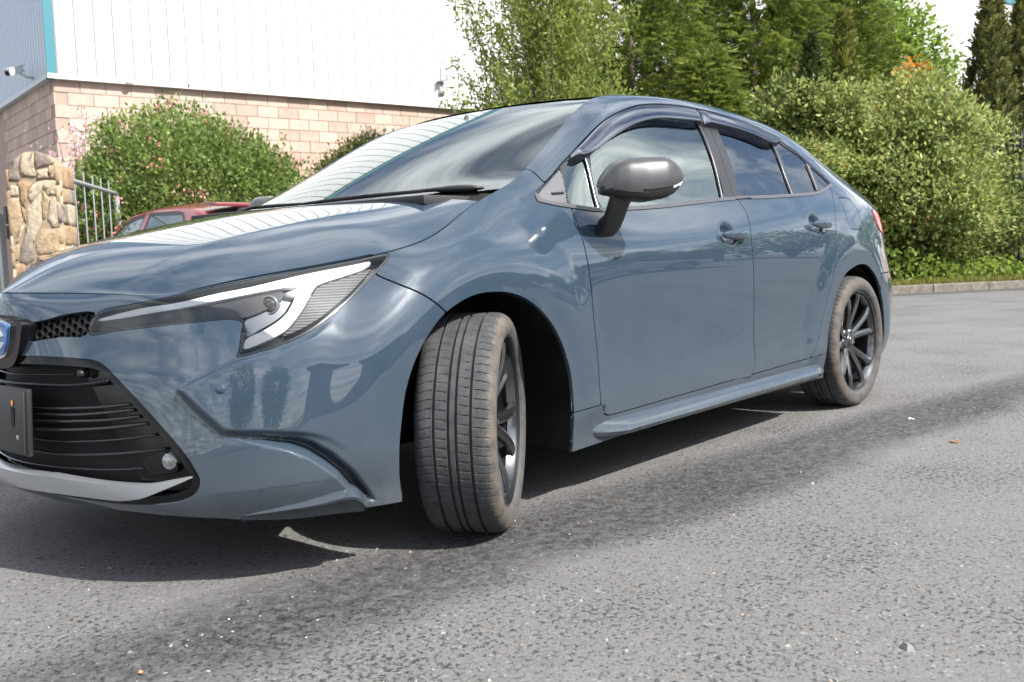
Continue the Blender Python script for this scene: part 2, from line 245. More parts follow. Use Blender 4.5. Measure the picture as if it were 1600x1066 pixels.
LOWD = [(.840,.180),(.847,.255),(.849,.33),(.846,.42),(.855,.56),(.867,.71)]
def _st(x, low, up):
    return [(x, y, z) for y, z in low]+up
NET = [
 # front centre
 [(.955,0,.205),(.985,0,.24),(.995,0,.32),(1.0,0,.42),(1.0,0,.52),(.995,0,.58),(.992,0,.63),(.99,0,.665),(.987,0,.695),(.982,0,.72),(.972,0,.739)],
 [(.935,.2,.2),(.962,.2,.24),(.97,.2,.32),(.97,.2,.42),(.962,.2,.52),(.953,.2,.58),(.944,.2,.63),(.936,.2,.665),(.926,.2,.695),(.915,.2,.718),(.900,.2,.735)],
 [(.895,.38,.198),(.915,.38,.24),(.915,.375,.32),(.908,.37,.42),(.90,.365,.52),(.889,.36,.575),(.877,.36,.625),(.868,.36,.66),(.858,.36,.69),(.85,.36,.713),(.841,.36,.730)],
 [(.84,.55,.195),(.852,.55,.24),(.846,.55,.32),(.835,.545,.42),(.822,.54,.52),(.81,.535,.575),(.80,.53,.625),(.79,.525,.66),(.786,.518,.69),(.784,.505,.71),(.781,.48,.7265)],
 [(.737,.668,.176),(.755,.675,.24),(.755,.675,.32),(.748,.668,.42),(.735,.662,.51),(.722,.657,.565),(.71,.652,.61),(.70,.645,.65),(.692,.63,.69),(.688,.61,.725),(.683,.577,.75)],
 [(.60,.742,.170),(.62,.76,.24),(.62,.766,.32),(.61,.765,.42),(.60,.762,.50),(.59,.757,.56),(.58,.745,.615),(.572,.726,.665),(.566,.704,.71),(.56,.682,.748),(.552,.66,.773)],
 [(.45,.805,.168),(.46,.815,.24),(.455,.822,.32),(.45,.825,.42),(.445,.825,.50),(.44,.820,.57),(.43,.804,.63),(.42,.778,.69),(.41,.755,.735),(.40,.738,.77),(.39,.72,.796)],
 [(.33,.845,.168),(.33,.848,.24),(.33,.85,.32),(.325,.852,.42),(.325,.853,.51),(.32,.850,.59),(.315,.837,.66),(.31,.815,.72),(.305,.794,.76),(.302,.775,.79),(.299,.757,.813)],
 [(.13,.855,.168),(.13,.857,.25),(.13,.858,.34),(.13,.860,.45),(.13,.861,.55),(.13,.859,.64),(.13,.851,.71),(.13,.838,.76),(.13,.820,.80),(.13,.795,.83),(.13,.763,.852)],
 [(-.05,.855,.170),(-.05,.857,.25),(-.05,.858,.35),(-.05,.86,.47),(-.05,.861,.58),(-.05,.859,.67),(-.05,.851,.745),(-.05,.836,.805),(-.05,.812,.855),(-.05,.78,.897),(-.045,.725,.933)],
 [(-.25,.85,.172),(-.25,.853,.25),(-.25,.853,.35),(-.25,.856,.47),(-.25,.86,.58),(-.25,.861,.68),(-.25,.852,.77),(-.25,.83,.85),(-.25,.79,.915),(-.24,.745,.965),(-.235,.70,1.002)],
 [(-.42,.845,.174),(-.43,.848,.25),(-.44,.849,.35),(-.45,.852,.47),(-.45,.857,.58),(-.45,.863,.69),(-.445,.855,.79),(-.435,.820,.905),(-.42,.79,.965),(-.41,.74,1.03),(-.395,.66,1.068)],
 _st(-.70, LOWD, [(-.7,.857,.82),(-.7,.802,.938),(-.715,.745,1.07),(-.73,.685,1.203),(-.735,.575,1.26)]),
 _st(-1.0, LOWD, [(-1.0,.858,.83),(-1.0,.799,.95),(-1.0,.735,1.12),(-1.0,.632,1.307),(-1.0,.515,1.372)]),
 _st(-1.35, LOWD, [(-1.35,.858,.845),(-1.35,.797,.973),(-1.35,.73,1.16),(-1.35,.592,1.367),(-1.35,.505,1.412)]),
 _st(-1.75, LOWD, [(-1.75,.858,.86),(-1.75,.796,.995),(-1.75,.725,1.185),(-1.75,.592,1.37),(-1.75,.505,1.422)]),
 _st(-2.15, [(y+.001, z) for y, z in LOWD], [(-2.15,.857,.87),(-2.15,.794,1.01),(-2.15,.715,1.185),(-2.15,.60,1.338),(-2.15,.51,1.402)]),
 _st(-2.5, [(.848,.185),(.853,.255),(.855,.34),(.857,.45),(.861,.58),(.864,.72)], [(-2.5,.855,.87),(-2.5,.795,1.01),(-2.5,.727,1.14),(-2.5,.645,1.265),(-2.55,.535,1.342)]),
 _st(-2.85, [(.856,.2),(.858,.29),(.859,.40),(.86,.52),(.859,.63),(.856,.74)], [(-2.85,.846,.87),(-2.85,.80,.985),(-2.85,.74,1.07),(-2.86,.665,1.15),(-2.9,.572,1.212)]),
 [(-3.02,.845,.22),(-3.05,.85,.33),(-3.06,.85,.45),(-3.07,.848,.56),(-3.08,.840,.66),(-3.08,.830,.75),(-3.08,.818,.85),(-3.08,.79,.95),(-3.08,.75,1.01),(-3.08,.705,1.058),(-3.08,.645,1.10)],
 [(-3.25,.77,.24),(-3.30,.78,.33),(-3.33,.785,.45),(-3.34,.785,.56),(-3.31,.775,.65),(-3.29,.76,.75),(-3.27,.75,.85),(-3.26,.735,.93),(-3.26,.712,.985),(-3.25,.68,1.02),(-3.24,.62,1.05)],
 [(-3.42,.6,.26),(-3.47,.6,.33),(-3.49,.6,.45),(-3.49,.6,.56),(-3.46,.6,.65),(-3.44,.6,.75),(-3.43,.6,.85),(-3.42,.6,.93),(-3.42,.59,.985),(-3.41,.57,1.02),(-3.39,.54,1.045)],
 [(-3.46,.3,.26),(-3.50,.3,.33),(-3.52,.3,.45),(-3.52,.3,.56),(-3.49,.3,.65),(-3.47,.3,.75),(-3.46,.3,.85),(-3.45,.3,.93),(-3.45,.3,.985),(-3.44,.3,1.02),(-3.42,.3,1.045)],
 [(-3.47,0,.26),(-3.51,0,.33),(-3.53,0,.45),(-3.53,0,.56),(-3.50,0,.65),(-3.48,0,.75),(-3.47,0,.85),(-3.46,0,.93),(-3.46,0,.985),(-3.45,0,1.02),(-3.43,0,1.045)],
]
def belt_base():
    N = np.array(NET, float)
    m = N.copy(); m[..., 1] *= -1
    N = np.concatenate([m[2:0:-1], N, m[-2:-4:-1]])
    d = np.linalg.norm(np.diff(N, axis=0), axis=2).mean(1)
    t = np.concatenate([[0], np.cumsum(d)]); t -= t[2]
    # dense in u: fine at the front, coarser on the doors
    L = t[-3]
    us = []; u = 0.0
    while u < L:
        us.append(u); u += .0048 if u < 1.25 else (.0075 if u < 1.9 else (.010 if u < 4.6 else .02))
    us = np.array(us)
    pad = 40; ext = np.concatenate([-us[pad:0:-1], us, 2*L-us[-2:-pad-2:-1]])
    G = nspline(t, N, np.clip(ext, t[0], t[-1]))
    # uniform resampling for the smoothing
    uu = np.arange(ext[0], ext[-1], .01)
    Gu = nspline(t, N, np.clip(uu, t[0], t[-1]))
    Gu = gsmooth(Gu, 0, 5.0)
    k = np.clip(np.searchsorted(uu, us)-1, 0, len(uu)-2); f = ((us-uu[k])/.01)[:, None, None]
    G = Gu[k]*(1-f)+Gu[k+1]*f
    G[0, :, 1] = 0; G[-1, :, 1] = 0
    # rows
    rows = np.arange(G.shape[1], dtype=float)
    vq = np.linspace(0, rows[-1], 241)
    S = nspline(rows, np.moveaxis(G, 1, 0), vq)          # (nv, nu, 3)
    S = gsmooth(S, 0, 6.0)
    return us, vq, np.moveaxis(S, 0, 1)                  # (nu, nv, 3)
def grid_normals(S):
    du = np.gradient(S, axis=0); dv = np.gradient(S, axis=1)
    n = np.cross(du, dv); n /= np.linalg.norm(n, axis=2, keepdims=True)+1e-12
    if n[len(n)//2, n.shape[1]//3, 1] < 0: n = -n
    return n
def sstep(a, b, x):
    t = np.clip((x-a)/(b-a), 0, 1); return t*t*(3-2*t)
def poly_inside(poly, U, V):
    ins = np.zeros(U.shape, bool); p = np.asarray(poly, float)
    for (x0, y0), (x1, y1) in zip(p, np.roll(p, -1, 0)):
        c = (y0 > V) != (y1 > V)
        with np.errstate(divide='ignore', invalid='ignore'):
            ins ^= c & (U < (x1-x0)*(V-y0)/(y1-y0)+x0)
    return ins
def polyline_dist(P, L):
    """3D distance of points P (n,3) to polyline L (m,3)"""
    best = np.full(len(P), 1e9)
    for a, b in zip(L[:-1], L[1:]):
        ab = b-a; q = ab@ab
        if q < 1e-14: continue
        t = np.clip(((P-a)@ab)/q, 0, 1)
        best = np.minimum(best, ((P-a-t[:, None]*ab)**2).sum(1))
    return np.sqrt(best)
def catmull(pts, closed=False, n=8):
    p = np.asarray(pts, float); m = len(p); out = []
    for i in range(m if closed else m-1):
        p0 = p[(i-1) % m] if closed or i > 0 else 2*p[0]-p[1]
        p1 = p[i]; p2 = p[(i+1) % m]
        p3 = p[(i+2) % m] if closed or i < m-2 else 2*p[-1]-p[-2]
        for k in range(n):
            t = k/n
            out.append(.5*((2*p1)+(-p0+p2)*t+(2*p0-5*p1+4*p2-p3)*t*t+(-p0+3*p1-3*p2+p3)*t**3))
    if not closed: out.append(p[-1])
    return np.array(out)
class Surf:
    def __init__(s, us, vs, S):
        s.us, s.vs, s.S = us, vs, S; s.n = grid_normals(S)
    def at(s, uv):
        uv = np.atleast_2d(uv); i = np.clip(np.searchsorted(s.us, uv[:, 0])-1, 0, len(s.us)-2)
        j = np.clip(np.searchsorted(s.vs, uv[:, 1])-1, 0, len(s.vs)-2)
        a = ((uv[:, 0]-s.us[i])/(s.us[i+1]-s.us[i]))[:, None]; b = ((uv[:, 1]-s.vs[j])/(s.vs[j+1]-s.vs[j]))[:, None]
        f = lambda G: (1-a)*(1-b)*G[i, j]+a*(1-b)*G[i+1, j]+(1-a)*b*G[i, j+1]+a*b*G[i+1, j+1]
        nn = f(s.n)
        return f(s.S), nn/np.linalg.norm(nn, axis=1, keepdims=True)
    def dist(s, loop):
        """signed 3D distance of all grid points to a closed (u,v) loop, + inside"""
        U, V = np.meshgrid(s.us, s.vs, indexing='ij')
        L = s.at(np.vstack([loop, loop[:1]]))[0]
        P = s.S.reshape(-1, 3); lo = L.min(0)-.12; hi = L.max(0)+.12
        near = ((P > lo) & (P < hi)).all(1)
        d = np.full(len(P), .12); d[near] = np.minimum(polyline_dist(P[near], L), .12)
        ins = poly_inside(loop, U, V).ravel()
        return np.where(ins, d, -d).reshape(U.shape)
def belt_disp(us, vs, S, B):
    """feature relief on the base sheet: wheel-arch flares, bumper facet, slit, lower fin, handle cups"""
    F = Surf(us, vs, S); n = F.n
    x, y, z = S[..., 0], S[..., 1], S[..., 2]
    D = np.zeros(x.shape)
    for cx, amp in ((0.0, .013), (-2.64, .013)):
        r = np.hypot(x-cx, (z-.317)*1.0)
        side = sstep(.55, .72, y)*sstep(.20, .32, z)
        D += amp*side*(1-sstep(.455, .60, r))-.004*side*(1-sstep(.375, .44, r))
    fac = F.dist(np.array(B['facet'], float)); fade = sstep(.47, .70, x)
    D += .015*fade*sstep(-.001, .013, fac)
    fin = F.dist(np.array(B['fin'], float))
    D += .016*sstep(-.002, .008, fin)*sstep(.80, .60, x)
    fl = F.dist(np.array(B['fin_low'], float))
    D -= .16*np.clip(fl, 0, .075)*sstep(.9, .75, x)
    sl = F.dist(np.array(B['slit'], float))
    D -= .035*sstep(-.003, .012, sl)*sstep(.80, .66, x)
    for hx, hz in ((-1.375, .848), (-2.19, .888)):
        rr = np.hypot((x-hx)/.062, (z-hz)/.048)
        D -= .026*(1-sstep(.35, 1.0, rr))*(y > .5)
    return S+n*D[..., None]
# ---------------------------------------------------------------- panel cutting
def clip_grid(P, Nn, phi):
    """keep phi>0 of a grid sheet; returns verts, normals, faces"""
    nu, nv = phi.shape
    idx = -np.ones(phi.shape, int); ins = phi > 0
    V = []; NV = []; Fc = []
    ii = np.argwhere(ins)
    idx[ins] = np.arange(len(ii)); V = [p for p in P[ins]]; NV = [p for p in Nn[ins]]
    q = np.stack([ins[:-1, :-1], ins[1:, :-1], ins[1:, 1:], ins[:-1, 1:]], 0).sum(0)
    full = np.argwhere(q == 4)
    for i, j in full: Fc.append((idx[i, j], idx[i+1, j], idx[i+1, j+1], idx[i, j+1]))
    cache = {}
    def cut(a, b):
        k = (a, b) if a < b else (b, a)
        if k not in cache:
            fa, fb = phi[k[0]], phi[k[1]]; t = fa/(fa-fb); t = min(max(t, .0), 1.)
            cache[k] = len(V); V.append(P[k[0]]*(1-t)+P[k[1]]*t); n = Nn[k[0]]*(1-t)+Nn[k[1]]*t; NV.append(n/np.linalg.norm(n))
        return cache[k]
    for i, j in np.argwhere((q > 0) & (q < 4)):
        c4 = [(i, j), (i+1, j), (i+1, j+1), (i, j+1)]
        for tri in ((0, 1, 2), (0, 2, 3)):
            t = [c4[k] for k in tri]; poly = []
            for k in range(3):
                a, b = t[k], t[(k+1) % 3]; a = tuple(int(x) for x in a); b = tuple(int(x) for x in b)
                if ins[a]: poly.append(idx[a])
                if ins[a] != ins[b]: poly.append(cut(a, b))
            if len(poly) >= 3 and len(set(poly)) == len(poly): Fc.append(tuple(poly))
    V = np.array(V); NV = np.array(NV)
    if Fc:                                                   # faces look outwards
        f = Fc[len(Fc)//2]; nn = np.cross(V[f[1]]-V[f[0]], V[f[2]]-V[f[0]])
        if nn@NV[f[0]] < 0: Fc = [g[::-1] for g in Fc]
    return V, NV, Fc
def add_hem(V, NV, F, depth=.012, gapw=.0012, skip=None):
    cnt = {}
    for f in F:
        for a, b in zip(f, f[1:]+f[:1]):
            k = (a, b) if a < b else (b, a)
            cnt[k] = None if k in cnt else (a, b, f)
    edges = [e for e in cnt.values() if e]
    if skip is not None: edges = [e for e in edges if not (skip(V[e[0]]) and skip(V[e[1]]))]
    out = {}
    for a, b, f in edges:
        n = NV[a]+NV[b]; t = np.cross(V[b]-V[a], n); cen = V[list(f)].mean(0)
        if t@(V[a]-cen) < 0: t = -t
        t /= np.linalg.norm(t)+1e-12
        for k in (a, b): out[k] = out.get(k, 0)+t
    nV = [V]; base = len(V); row = {}
    extra = []
    for k, t in out.items():
        t = t/(np.linalg.norm(t)+1e-9); p = V[k]; n = NV[k]
        row[k] = base+len(extra)
        extra += [p, p-n*.0022+t*gapw, p-n*depth+t*gapw]
    F2 = list(F)
    for a, b, f in edges:
        ra, rb = row[a], row[b]
        F2.append((b, a, ra, rb) if False else (rb, ra, ra+1, rb+1)); F2.append((rb+1, ra+1, ra+2, rb+2))
    return np.vstack([V, np.array(extra)]) if extra else V, F2
def mirror_join(V, F):
    n = len(V); M = V*np.array([1, -1, 1]); return np.vstack([V, M]), F+[tuple(n+i for i in f[::-1]) for f in F]
def panel(name, sf, phi, mt, parent, offset=0, hem=.012, join=False, right=True, P=None):
    """cut a panel out of sheet sf where phi>0; left and right copies, or joined over the centre line"""
    G = sf.S+sf.n*offset if P is None else P
    V, NV, F = clip_grid(G, sf.n, phi)
    if hem: V, F = add_hem(V, NV, F, hem, skip=(lambda p: abs(p[1]) < 2e-3) if join else None)
    if join: V, F = mirror_join(V, F)
    me = mesh(name, V, F, True)
    o = obj(name, me, mt, parent)
    if not join and right:
        o2 = bpy.data.objects.new(name, me); C.objects.link(o2); o2.scale = (1, -1, 1); o2.parent = parent
        return o, o2
    return o
# ---------------------------------------------------------------- sheets
_us, _vs, _S0 = belt_base()
BK = {k: np.array(v, float) for k, v in BAKE.items()}
BELT = Surf(_us, _vs, belt_disp(_us, _vs, _S0, BAKE))
def loopc(k, n=6): return catmull(BK[k], True, n)
def linec(k, n=6): return catmull(BK[k], False, n)
TOP, BOT = 10.6, -.6
# hood edge curve = top row of the belt
_top = BELT.S[:, -1]
def hood_sheet(nl=120, nt=141):
    k0 = np.argmin(np.abs(_top[:, 1]-.48)+10*(_us > 1.2)); kb = np.argmin(np.hypot(_top[:, 0]+.11, 10*(_us > 2.2)))
    edge = _top[k0:kb+1]; s = np.concatenate([[0], np.cumsum(np.linalg.norm(np.diff(edge, axis=0), axis=1))]); s /= s[-1]
    front = _top[:k0+1]
    l = np.linspace(0, 1, nl); t = np.linspace(0, 1, nt)
    E = np.stack([np.interp(l, s, edge[:, k]) for k in range(3)], 1)                       # side edge
    sf = np.concatenate([[0], np.cumsum(np.linalg.norm(np.diff(front, axis=0), axis=1))]); sf /= sf[-1]
    Fr = np.stack([np.interp(t, sf, front[:, k]) for k in range(3)], 1)                    # front edge, centre -> corner
    xc = .972+(.045-.972)*l
    xp = np.array([-.2, .045, .234, .45, .64, .79, .90, .972])
    zp = np.array([.995, .977, .955, .917, .878, .834, .780, .739])
    zc = nspline(xp, zp[:, None], xc)[:, 0]; zc[0] = .739
    G = np.zeros((nl, nt, 3))
    for i in range(nl):
        w = l[i]
        # plan: blend of the front edge shape and straight cross lines
        f0 = Fr-Fr[0]; 
        h = t
        y = E[i, 1]*h
        fx = np.interp(h, t, f0[:, 0])/(f0[-1, 0])                 # 0..1 sweep shape of the front edge
        cx = h*h                                                    # cowl sweep
        x = xc[i]+(E[i, 0]-xc[i])*(fx*(1-w)+cx*w)
        # section: plateau, crease, flank, roll
        d = zc[i]-E[i, 2]; yy = np.abs(y)
        tc = .66-.02*w                                              # crease position
        g = 1-.10*(h/tc)**2*sstep(0, .3, w)-(.16*(h/tc)**2)*(1-sstep(0, .3, w))
        g1 = 1-.10*sstep(0, .3, w)-.16*(1-sstep(0, .3, w))
        k = np.clip((h-tc)/(1-tc), 0, 1)
        fl = g1-g1*(.50*k+.50*k**2.2)
        roll = g1*(1-(.30*k+.70*k**3.0))
        fl = fl*(1-w)+roll*w
        gg = np.where(h < tc, g, fl)
        gg = gsmooth(gg[:, None], 0, 2.2)[:, 0]; gg[0] = gg[0]; gg[-1] = 0
        front_lin = (np.interp(h, t, Fr[:, 2])-Fr[-1, 2])/(Fr[0, 2]-Fr[-1, 2])
        wf = np.exp(-(w/.05)**2)
        gg = gg*(1-wf)+front_lin*wf
        z = E[i, 2]+d*gg
        G[i, :, 0] = x; G[i, :, 1] = y; G[i, :, 2] = z
    G[0] = Fr
    G[:, 1:] = gsmooth(G, 0, 1.6)[:, 1:]; G[0] = Fr
    S = Surf(l*1.05, t*.75, G)
    if S.n[60, 60, 2] < 0: S.n = -S.n
    return S
HOOD = hood_sheet()
def upper_sheet(curve, cz, nl=80, nt=61, tp=2.0):
    """sheet between the left edge curve (n,3) and its mirror, over a centre line cz (n,3)"""
    n = len(curve); t = np.linspace(0, 1, nt)
    w = (1-np.abs(t)**tp)[None, :, None]
    E = curve[:, None, :]; Cc = cz[:, None, :]
    G = E+(Cc-E)*w; G[..., 1] = curve[:, 1:2]*t[None]
    S = Surf(np.linspace(0, 1, n), t, G)
    if S.n[n//2, nt//2, 2] < 0: S.n = -S.n
    return S
def top_between(x0, x1, n):
    m = (_us > 1.3) & (_us < 4.9); xx = _top[m, 0]; o = np.argsort(-xx)
    q = np.linspace(x0, x1, n); cv = _top[m][o]
    return np.stack([np.interp(-q, -cv[:, 0], cv[:, k]) for k in range(3)], 1)
_we = top_between(-.235, -1.03, 90)
_wl = np.linspace(0, 1, 90)
_wc = np.stack([-.0-.93*_wl, 0*_wl, .975+.405*(1.12*_wl-.12*_wl**2)], 1)
WSHIELD = upper_sheet(_we, _wc, tp=2.2)
_re = top_between(-1.03, -2.50, 110)
_rl = np.linspace(0, 1, 110)
_rx = -.93+(-2.38+.93)*_rl
_rc = np.stack([_rx, 0*_rl, np.interp(_rx, [-2.5, -2.38, -2.15, -1.9, -1.6, -1.35, -1.15, -.93], [1.365, 1.385, 1.412, 1.429, 1.436, 1.433, 1.418, 1.380])], 1)
_rc = gsmooth(_rc, 0, 8)
ROOF = upper_sheet(_re, _rc, tp=2.4)
_be = top_between(-2.50, -3.0, 50); _bl = np.linspace(0, 1, 50)
_bc = np.stack([-2.38-.65*_bl, 0*_bl, 1.385-.27*(.75*_bl+.25*_bl**2)], 1)
BACKLIGHT = upper_sheet(_be, _bc, tp=2.2)
_te = top_between(-3.0, -3.38, 40); _tl = np.linspace(0, 1, 40)
_tc = np.stack([-3.03-.41*_tl, 0*_tl, 1.115-.055*_tl], 1)
TRUNK = upper_sheet(_te, _tc, tp=2.6)
# ---------------------------------------------------------------- car materials
def paint_mat():
    m = mat('grey_blue_paint', (.043, .069, .098), .6, 0, 1.0, .008, .0)
    N, L, b = nodes(m)
    tc = add(m, 'ShaderNodeTexCoord')
    n = add(m, 'ShaderNodeTexNoise', Scale=260.0, Detail=1.0); L.new(tc.outputs['Object'], n.inputs['Vector'])
    bp = add(m, 'ShaderNodeBump', Strength=.006, Distance=.0006); L.new(n.outputs['Fac'], bp.inputs['Height']); L.new(bp.outputs[0], b.inputs['Coat Normal'])
    # slight random tone change over the whole body
    n2 = add(m, 'ShaderNodeTexNoise', Scale=7.0, Detail=6.0, Roughness=.65); L.new(tc.outputs['Object'], n2.inputs['Vector'])
    r = ramp(m, n2.outputs['Fac'], [(.35, (.029, .048, .072)), (.75, (.036, .056, .080))])
    b.inputs['Coat IOR'].default_value = 1.72
    # brown film towards the sills, patchy: ground reflection painted into the colour, with dust
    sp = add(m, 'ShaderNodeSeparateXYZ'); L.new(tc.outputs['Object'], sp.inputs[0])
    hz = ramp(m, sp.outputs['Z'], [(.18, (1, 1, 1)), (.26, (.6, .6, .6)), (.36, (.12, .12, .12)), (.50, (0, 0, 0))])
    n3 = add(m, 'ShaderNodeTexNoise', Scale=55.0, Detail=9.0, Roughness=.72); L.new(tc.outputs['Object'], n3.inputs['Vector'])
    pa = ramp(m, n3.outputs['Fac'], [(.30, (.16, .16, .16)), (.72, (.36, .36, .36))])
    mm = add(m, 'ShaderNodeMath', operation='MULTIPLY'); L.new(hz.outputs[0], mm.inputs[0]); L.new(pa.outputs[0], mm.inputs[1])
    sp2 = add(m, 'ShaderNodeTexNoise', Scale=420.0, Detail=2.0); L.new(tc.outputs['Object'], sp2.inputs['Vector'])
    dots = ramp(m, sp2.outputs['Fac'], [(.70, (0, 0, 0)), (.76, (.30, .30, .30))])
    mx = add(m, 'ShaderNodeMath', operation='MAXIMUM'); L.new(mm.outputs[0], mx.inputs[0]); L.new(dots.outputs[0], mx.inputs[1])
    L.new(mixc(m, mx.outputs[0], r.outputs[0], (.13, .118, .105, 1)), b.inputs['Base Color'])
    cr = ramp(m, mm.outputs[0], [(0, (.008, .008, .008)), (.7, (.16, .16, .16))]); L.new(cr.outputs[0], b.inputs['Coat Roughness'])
    return m
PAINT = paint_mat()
GLOSS_BLACK = mat('gloss_black', (.006, .006, .007), .10, 0, .0, .02, .35)
SATIN_BLACK = mat('satin_black', (.018, .018, .019), .42)
MATT_BLACK = mat('matt_black', (.010, .010, .010), .75)
LINER = mat('arch_liner_black', (.012, .012, .012), .55)
TRIM_BLACK = mat('window_trim_black', (.03, .03, .033), .35)
CHROME_DARK = mat('dark_bright_trim', (.22, .22, .225), .22, 1)
SILVER = mat('silver_trim', (.42, .44, .47), .34, .7, .3, .1)
CHROME = mat('chrome', (.75, .76, .78), .08, 1)
DRL = mat('white_light_guide', (.86, .87, .88), .28, 0, .6, .03)
def glass_mat(name, tint, dens, gc=(.95, .97, .97)):
    """thin tinted sheet: mirror reflection over a filter"""
    m = bpy.data.materials.new(name); m.use_nodes = True; nt = m.node_tree; N, L = nt.nodes, nt.links; N.clear()
    o = N.new('ShaderNodeOutputMaterial'); mx = N.new('ShaderNodeMixShader'); tr = N.new('ShaderNodeBsdfTransparent'); gl = N.new('ShaderNodeBsdfGlossy')
    tr.inputs[0].default_value = (*tint, 1); gl.inputs['Roughness'].default_value = .005; gl.inputs[0].default_value = (*gc, 1)
    fr = N.new('ShaderNodeFresnel'); fr.inputs[0].default_value = dens
    L.new(fr.outputs[0], mx.inputs[0]); L.new(tr.outputs[0], mx.inputs[1]); L.new(gl.outputs[0], mx.inputs[2]); L.new(mx.outputs[0], o.inputs[0])
    return m
GLASS_W = glass_mat('windshield_glass', (.80, .90, .88), 2.25, (.90, .96, .97))
GLASS_F = glass_mat('front_window_glass', (.74, .84, .80), 3.5, (.88, .98, .94))
GLASS_R = glass_mat('tinted_rear_glass', (.12, .13, .145), 3.1)
GLASS_L = glass_mat('lamp_lens', (.96, .97, .98), 1.45)
VISOR = glass_mat('smoked_visor', (.13, .13, .145), 1.42, (.26, .27, .30))
SEAT = mat('grey_seat_cloth', (.05, .05, .055), .85)
DASH = mat('dashboard', (.03, .03, .032), .7)
# ---------------------------------------------------------------- the grey-blue saloon
car = tag(empty('sedan_car'), 'grey-blue four-door sedan with dark alloy wheels parked in the foreground', 'car')
def dist(k, n=6): return BELT.dist(loopc(k, n))
X_, Y_, Z_ = BELT.S[..., 0], BELT.S[..., 1], BELT.S[..., 2]
U_, V_ = np.meshgrid(BELT.us, BELT.vs, indexing='ij')
D_slot = np.maximum(BELT.dist(catmull(BK['headlight'], True, 3)), BELT.dist(catmull(BK['mesh'], True, 3)))
_g = BK['grille']; _gl = np.vstack([catmull(_g, False, 4), [(-.4, _g[-1, 1])], [(-.4, _g[0, 1])]]); D_grille = BELT.dist(_gl)
_a = linec('arch_f', 5); D_archf = BELT.dist(np.vstack([_a, [(_a[-1, 0], BOT)], [(_a[0, 0], BOT)]]))
_a = linec('arch_r', 5); D_archr = BELT.dist(np.vstack([_a, [(_a[-1, 0], BOT)], [(_a[0, 0], BOT)]]))
D_dlo = BELT.dist(np.vstack([linec('dlo_low', 5), linec('dlo_up', 5)[1:-1]]))
_bf = linec('bump_fender', 4); _df = linec('door_f', 4); _db = linec('door_bot', 3); _dr = linec('door_r', 4); _dbp = linec('door_b', 4)
_pg = linec('pillar_gap', 4); _rg = linec('rocker_gap', 2); _dl = linec('dlo_low', 5)
archmid = float(np.mean(_a[:, 0]))
fmid = float(np.mean(linec('arch_f')[:, 0]))
# bumper: everything ahead of the bumper/fender joint
P_bump = np.vstack([[(-1, TOP)], [(-1, BOT)], [(fmid, BOT)], [(fmid, 3.)], _bf[::-1], [(_bf[0, 0], TOP)]])
P_fend = np.vstack([[(_bf[0, 0], TOP)], _bf, [(fmid, 3.)], _rg, [tuple(_df[-5])] , _df[::-1][4:], [tuple(_dl[np.argmin(np.abs(_dl[:, 0]-_df[0, 0]))])], [(1.95, 8.9)], _pg[::-1], [(_pg[0, 0], TOP)]])
P_fdoor = np.vstack([_df, _db[(_db[:, 0] < _dbp[-1, 0])], _dbp[::-1], [(_dbp[0, 0], 8.5)], [(_df[0, 0], 8.5)]])
P_rdoor = np.vstack([_dbp, _db[(_db[:, 0] > _dbp[-1, 0])], _dr, [(_dr[-1, 0], 8.5)], [(_dbp[0, 0], 8.5)]])
P_rock = np.vstack([_rg, [tuple(_df[-5])], _df[-4:], _db, [(float(_db[-1, 0])+.01, 1.45)], [(3.72, 1.50)], [(archmid, 1.50)], [(archmid, BOT)], [(fmid, BOT)], [(fmid, 1.47)]])
G2 = .0028
def hole(*ds): return np.minimum.reduce([-d for d in ds])
RB = 0.0
D_b, D_f, D_fd, D_rd, D_rk = [BELT.dist(p) for p in (P_bump, P_fend, P_fdoor, P_rdoor, P_rock)]
D_fuel = BELT.dist(loopc('fuel', 4))
D_tail = BELT.dist(np.array([(4.515, 6.95), (4.56, 7.1), (4.75, 7.05), (5.7, 7.0), (5.7, 5.6), (4.75, 5.7), (4.56, 6.0), (4.52, 6.2)]))
D_rbump = np.minimum.reduce([X_*-1-2.95, .635-Z_+0*X_, ])
D_capc = -D_slot
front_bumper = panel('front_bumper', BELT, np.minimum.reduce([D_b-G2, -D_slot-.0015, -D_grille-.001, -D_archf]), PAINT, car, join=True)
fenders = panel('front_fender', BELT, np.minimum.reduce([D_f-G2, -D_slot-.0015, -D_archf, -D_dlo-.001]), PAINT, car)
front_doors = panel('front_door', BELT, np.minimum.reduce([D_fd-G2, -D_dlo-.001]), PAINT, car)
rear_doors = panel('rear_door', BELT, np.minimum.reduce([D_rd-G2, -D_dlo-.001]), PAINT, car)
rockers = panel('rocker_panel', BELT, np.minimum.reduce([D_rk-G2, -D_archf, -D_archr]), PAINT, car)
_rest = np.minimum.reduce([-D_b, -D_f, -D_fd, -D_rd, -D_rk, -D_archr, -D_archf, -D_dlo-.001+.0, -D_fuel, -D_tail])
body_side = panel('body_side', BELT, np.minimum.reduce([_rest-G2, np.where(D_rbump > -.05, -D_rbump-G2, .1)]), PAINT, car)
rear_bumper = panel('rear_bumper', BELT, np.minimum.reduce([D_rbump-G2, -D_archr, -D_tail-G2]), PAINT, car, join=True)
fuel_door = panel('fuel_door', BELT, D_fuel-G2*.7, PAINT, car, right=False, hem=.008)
TAIL = mat('red_lamp_plastic', (.36, .010, .013), .15, 0, .5, .02)
tail = panel('tail_lamp', BELT, D_tail-G2, TAIL, car, offset=.004, join=True)
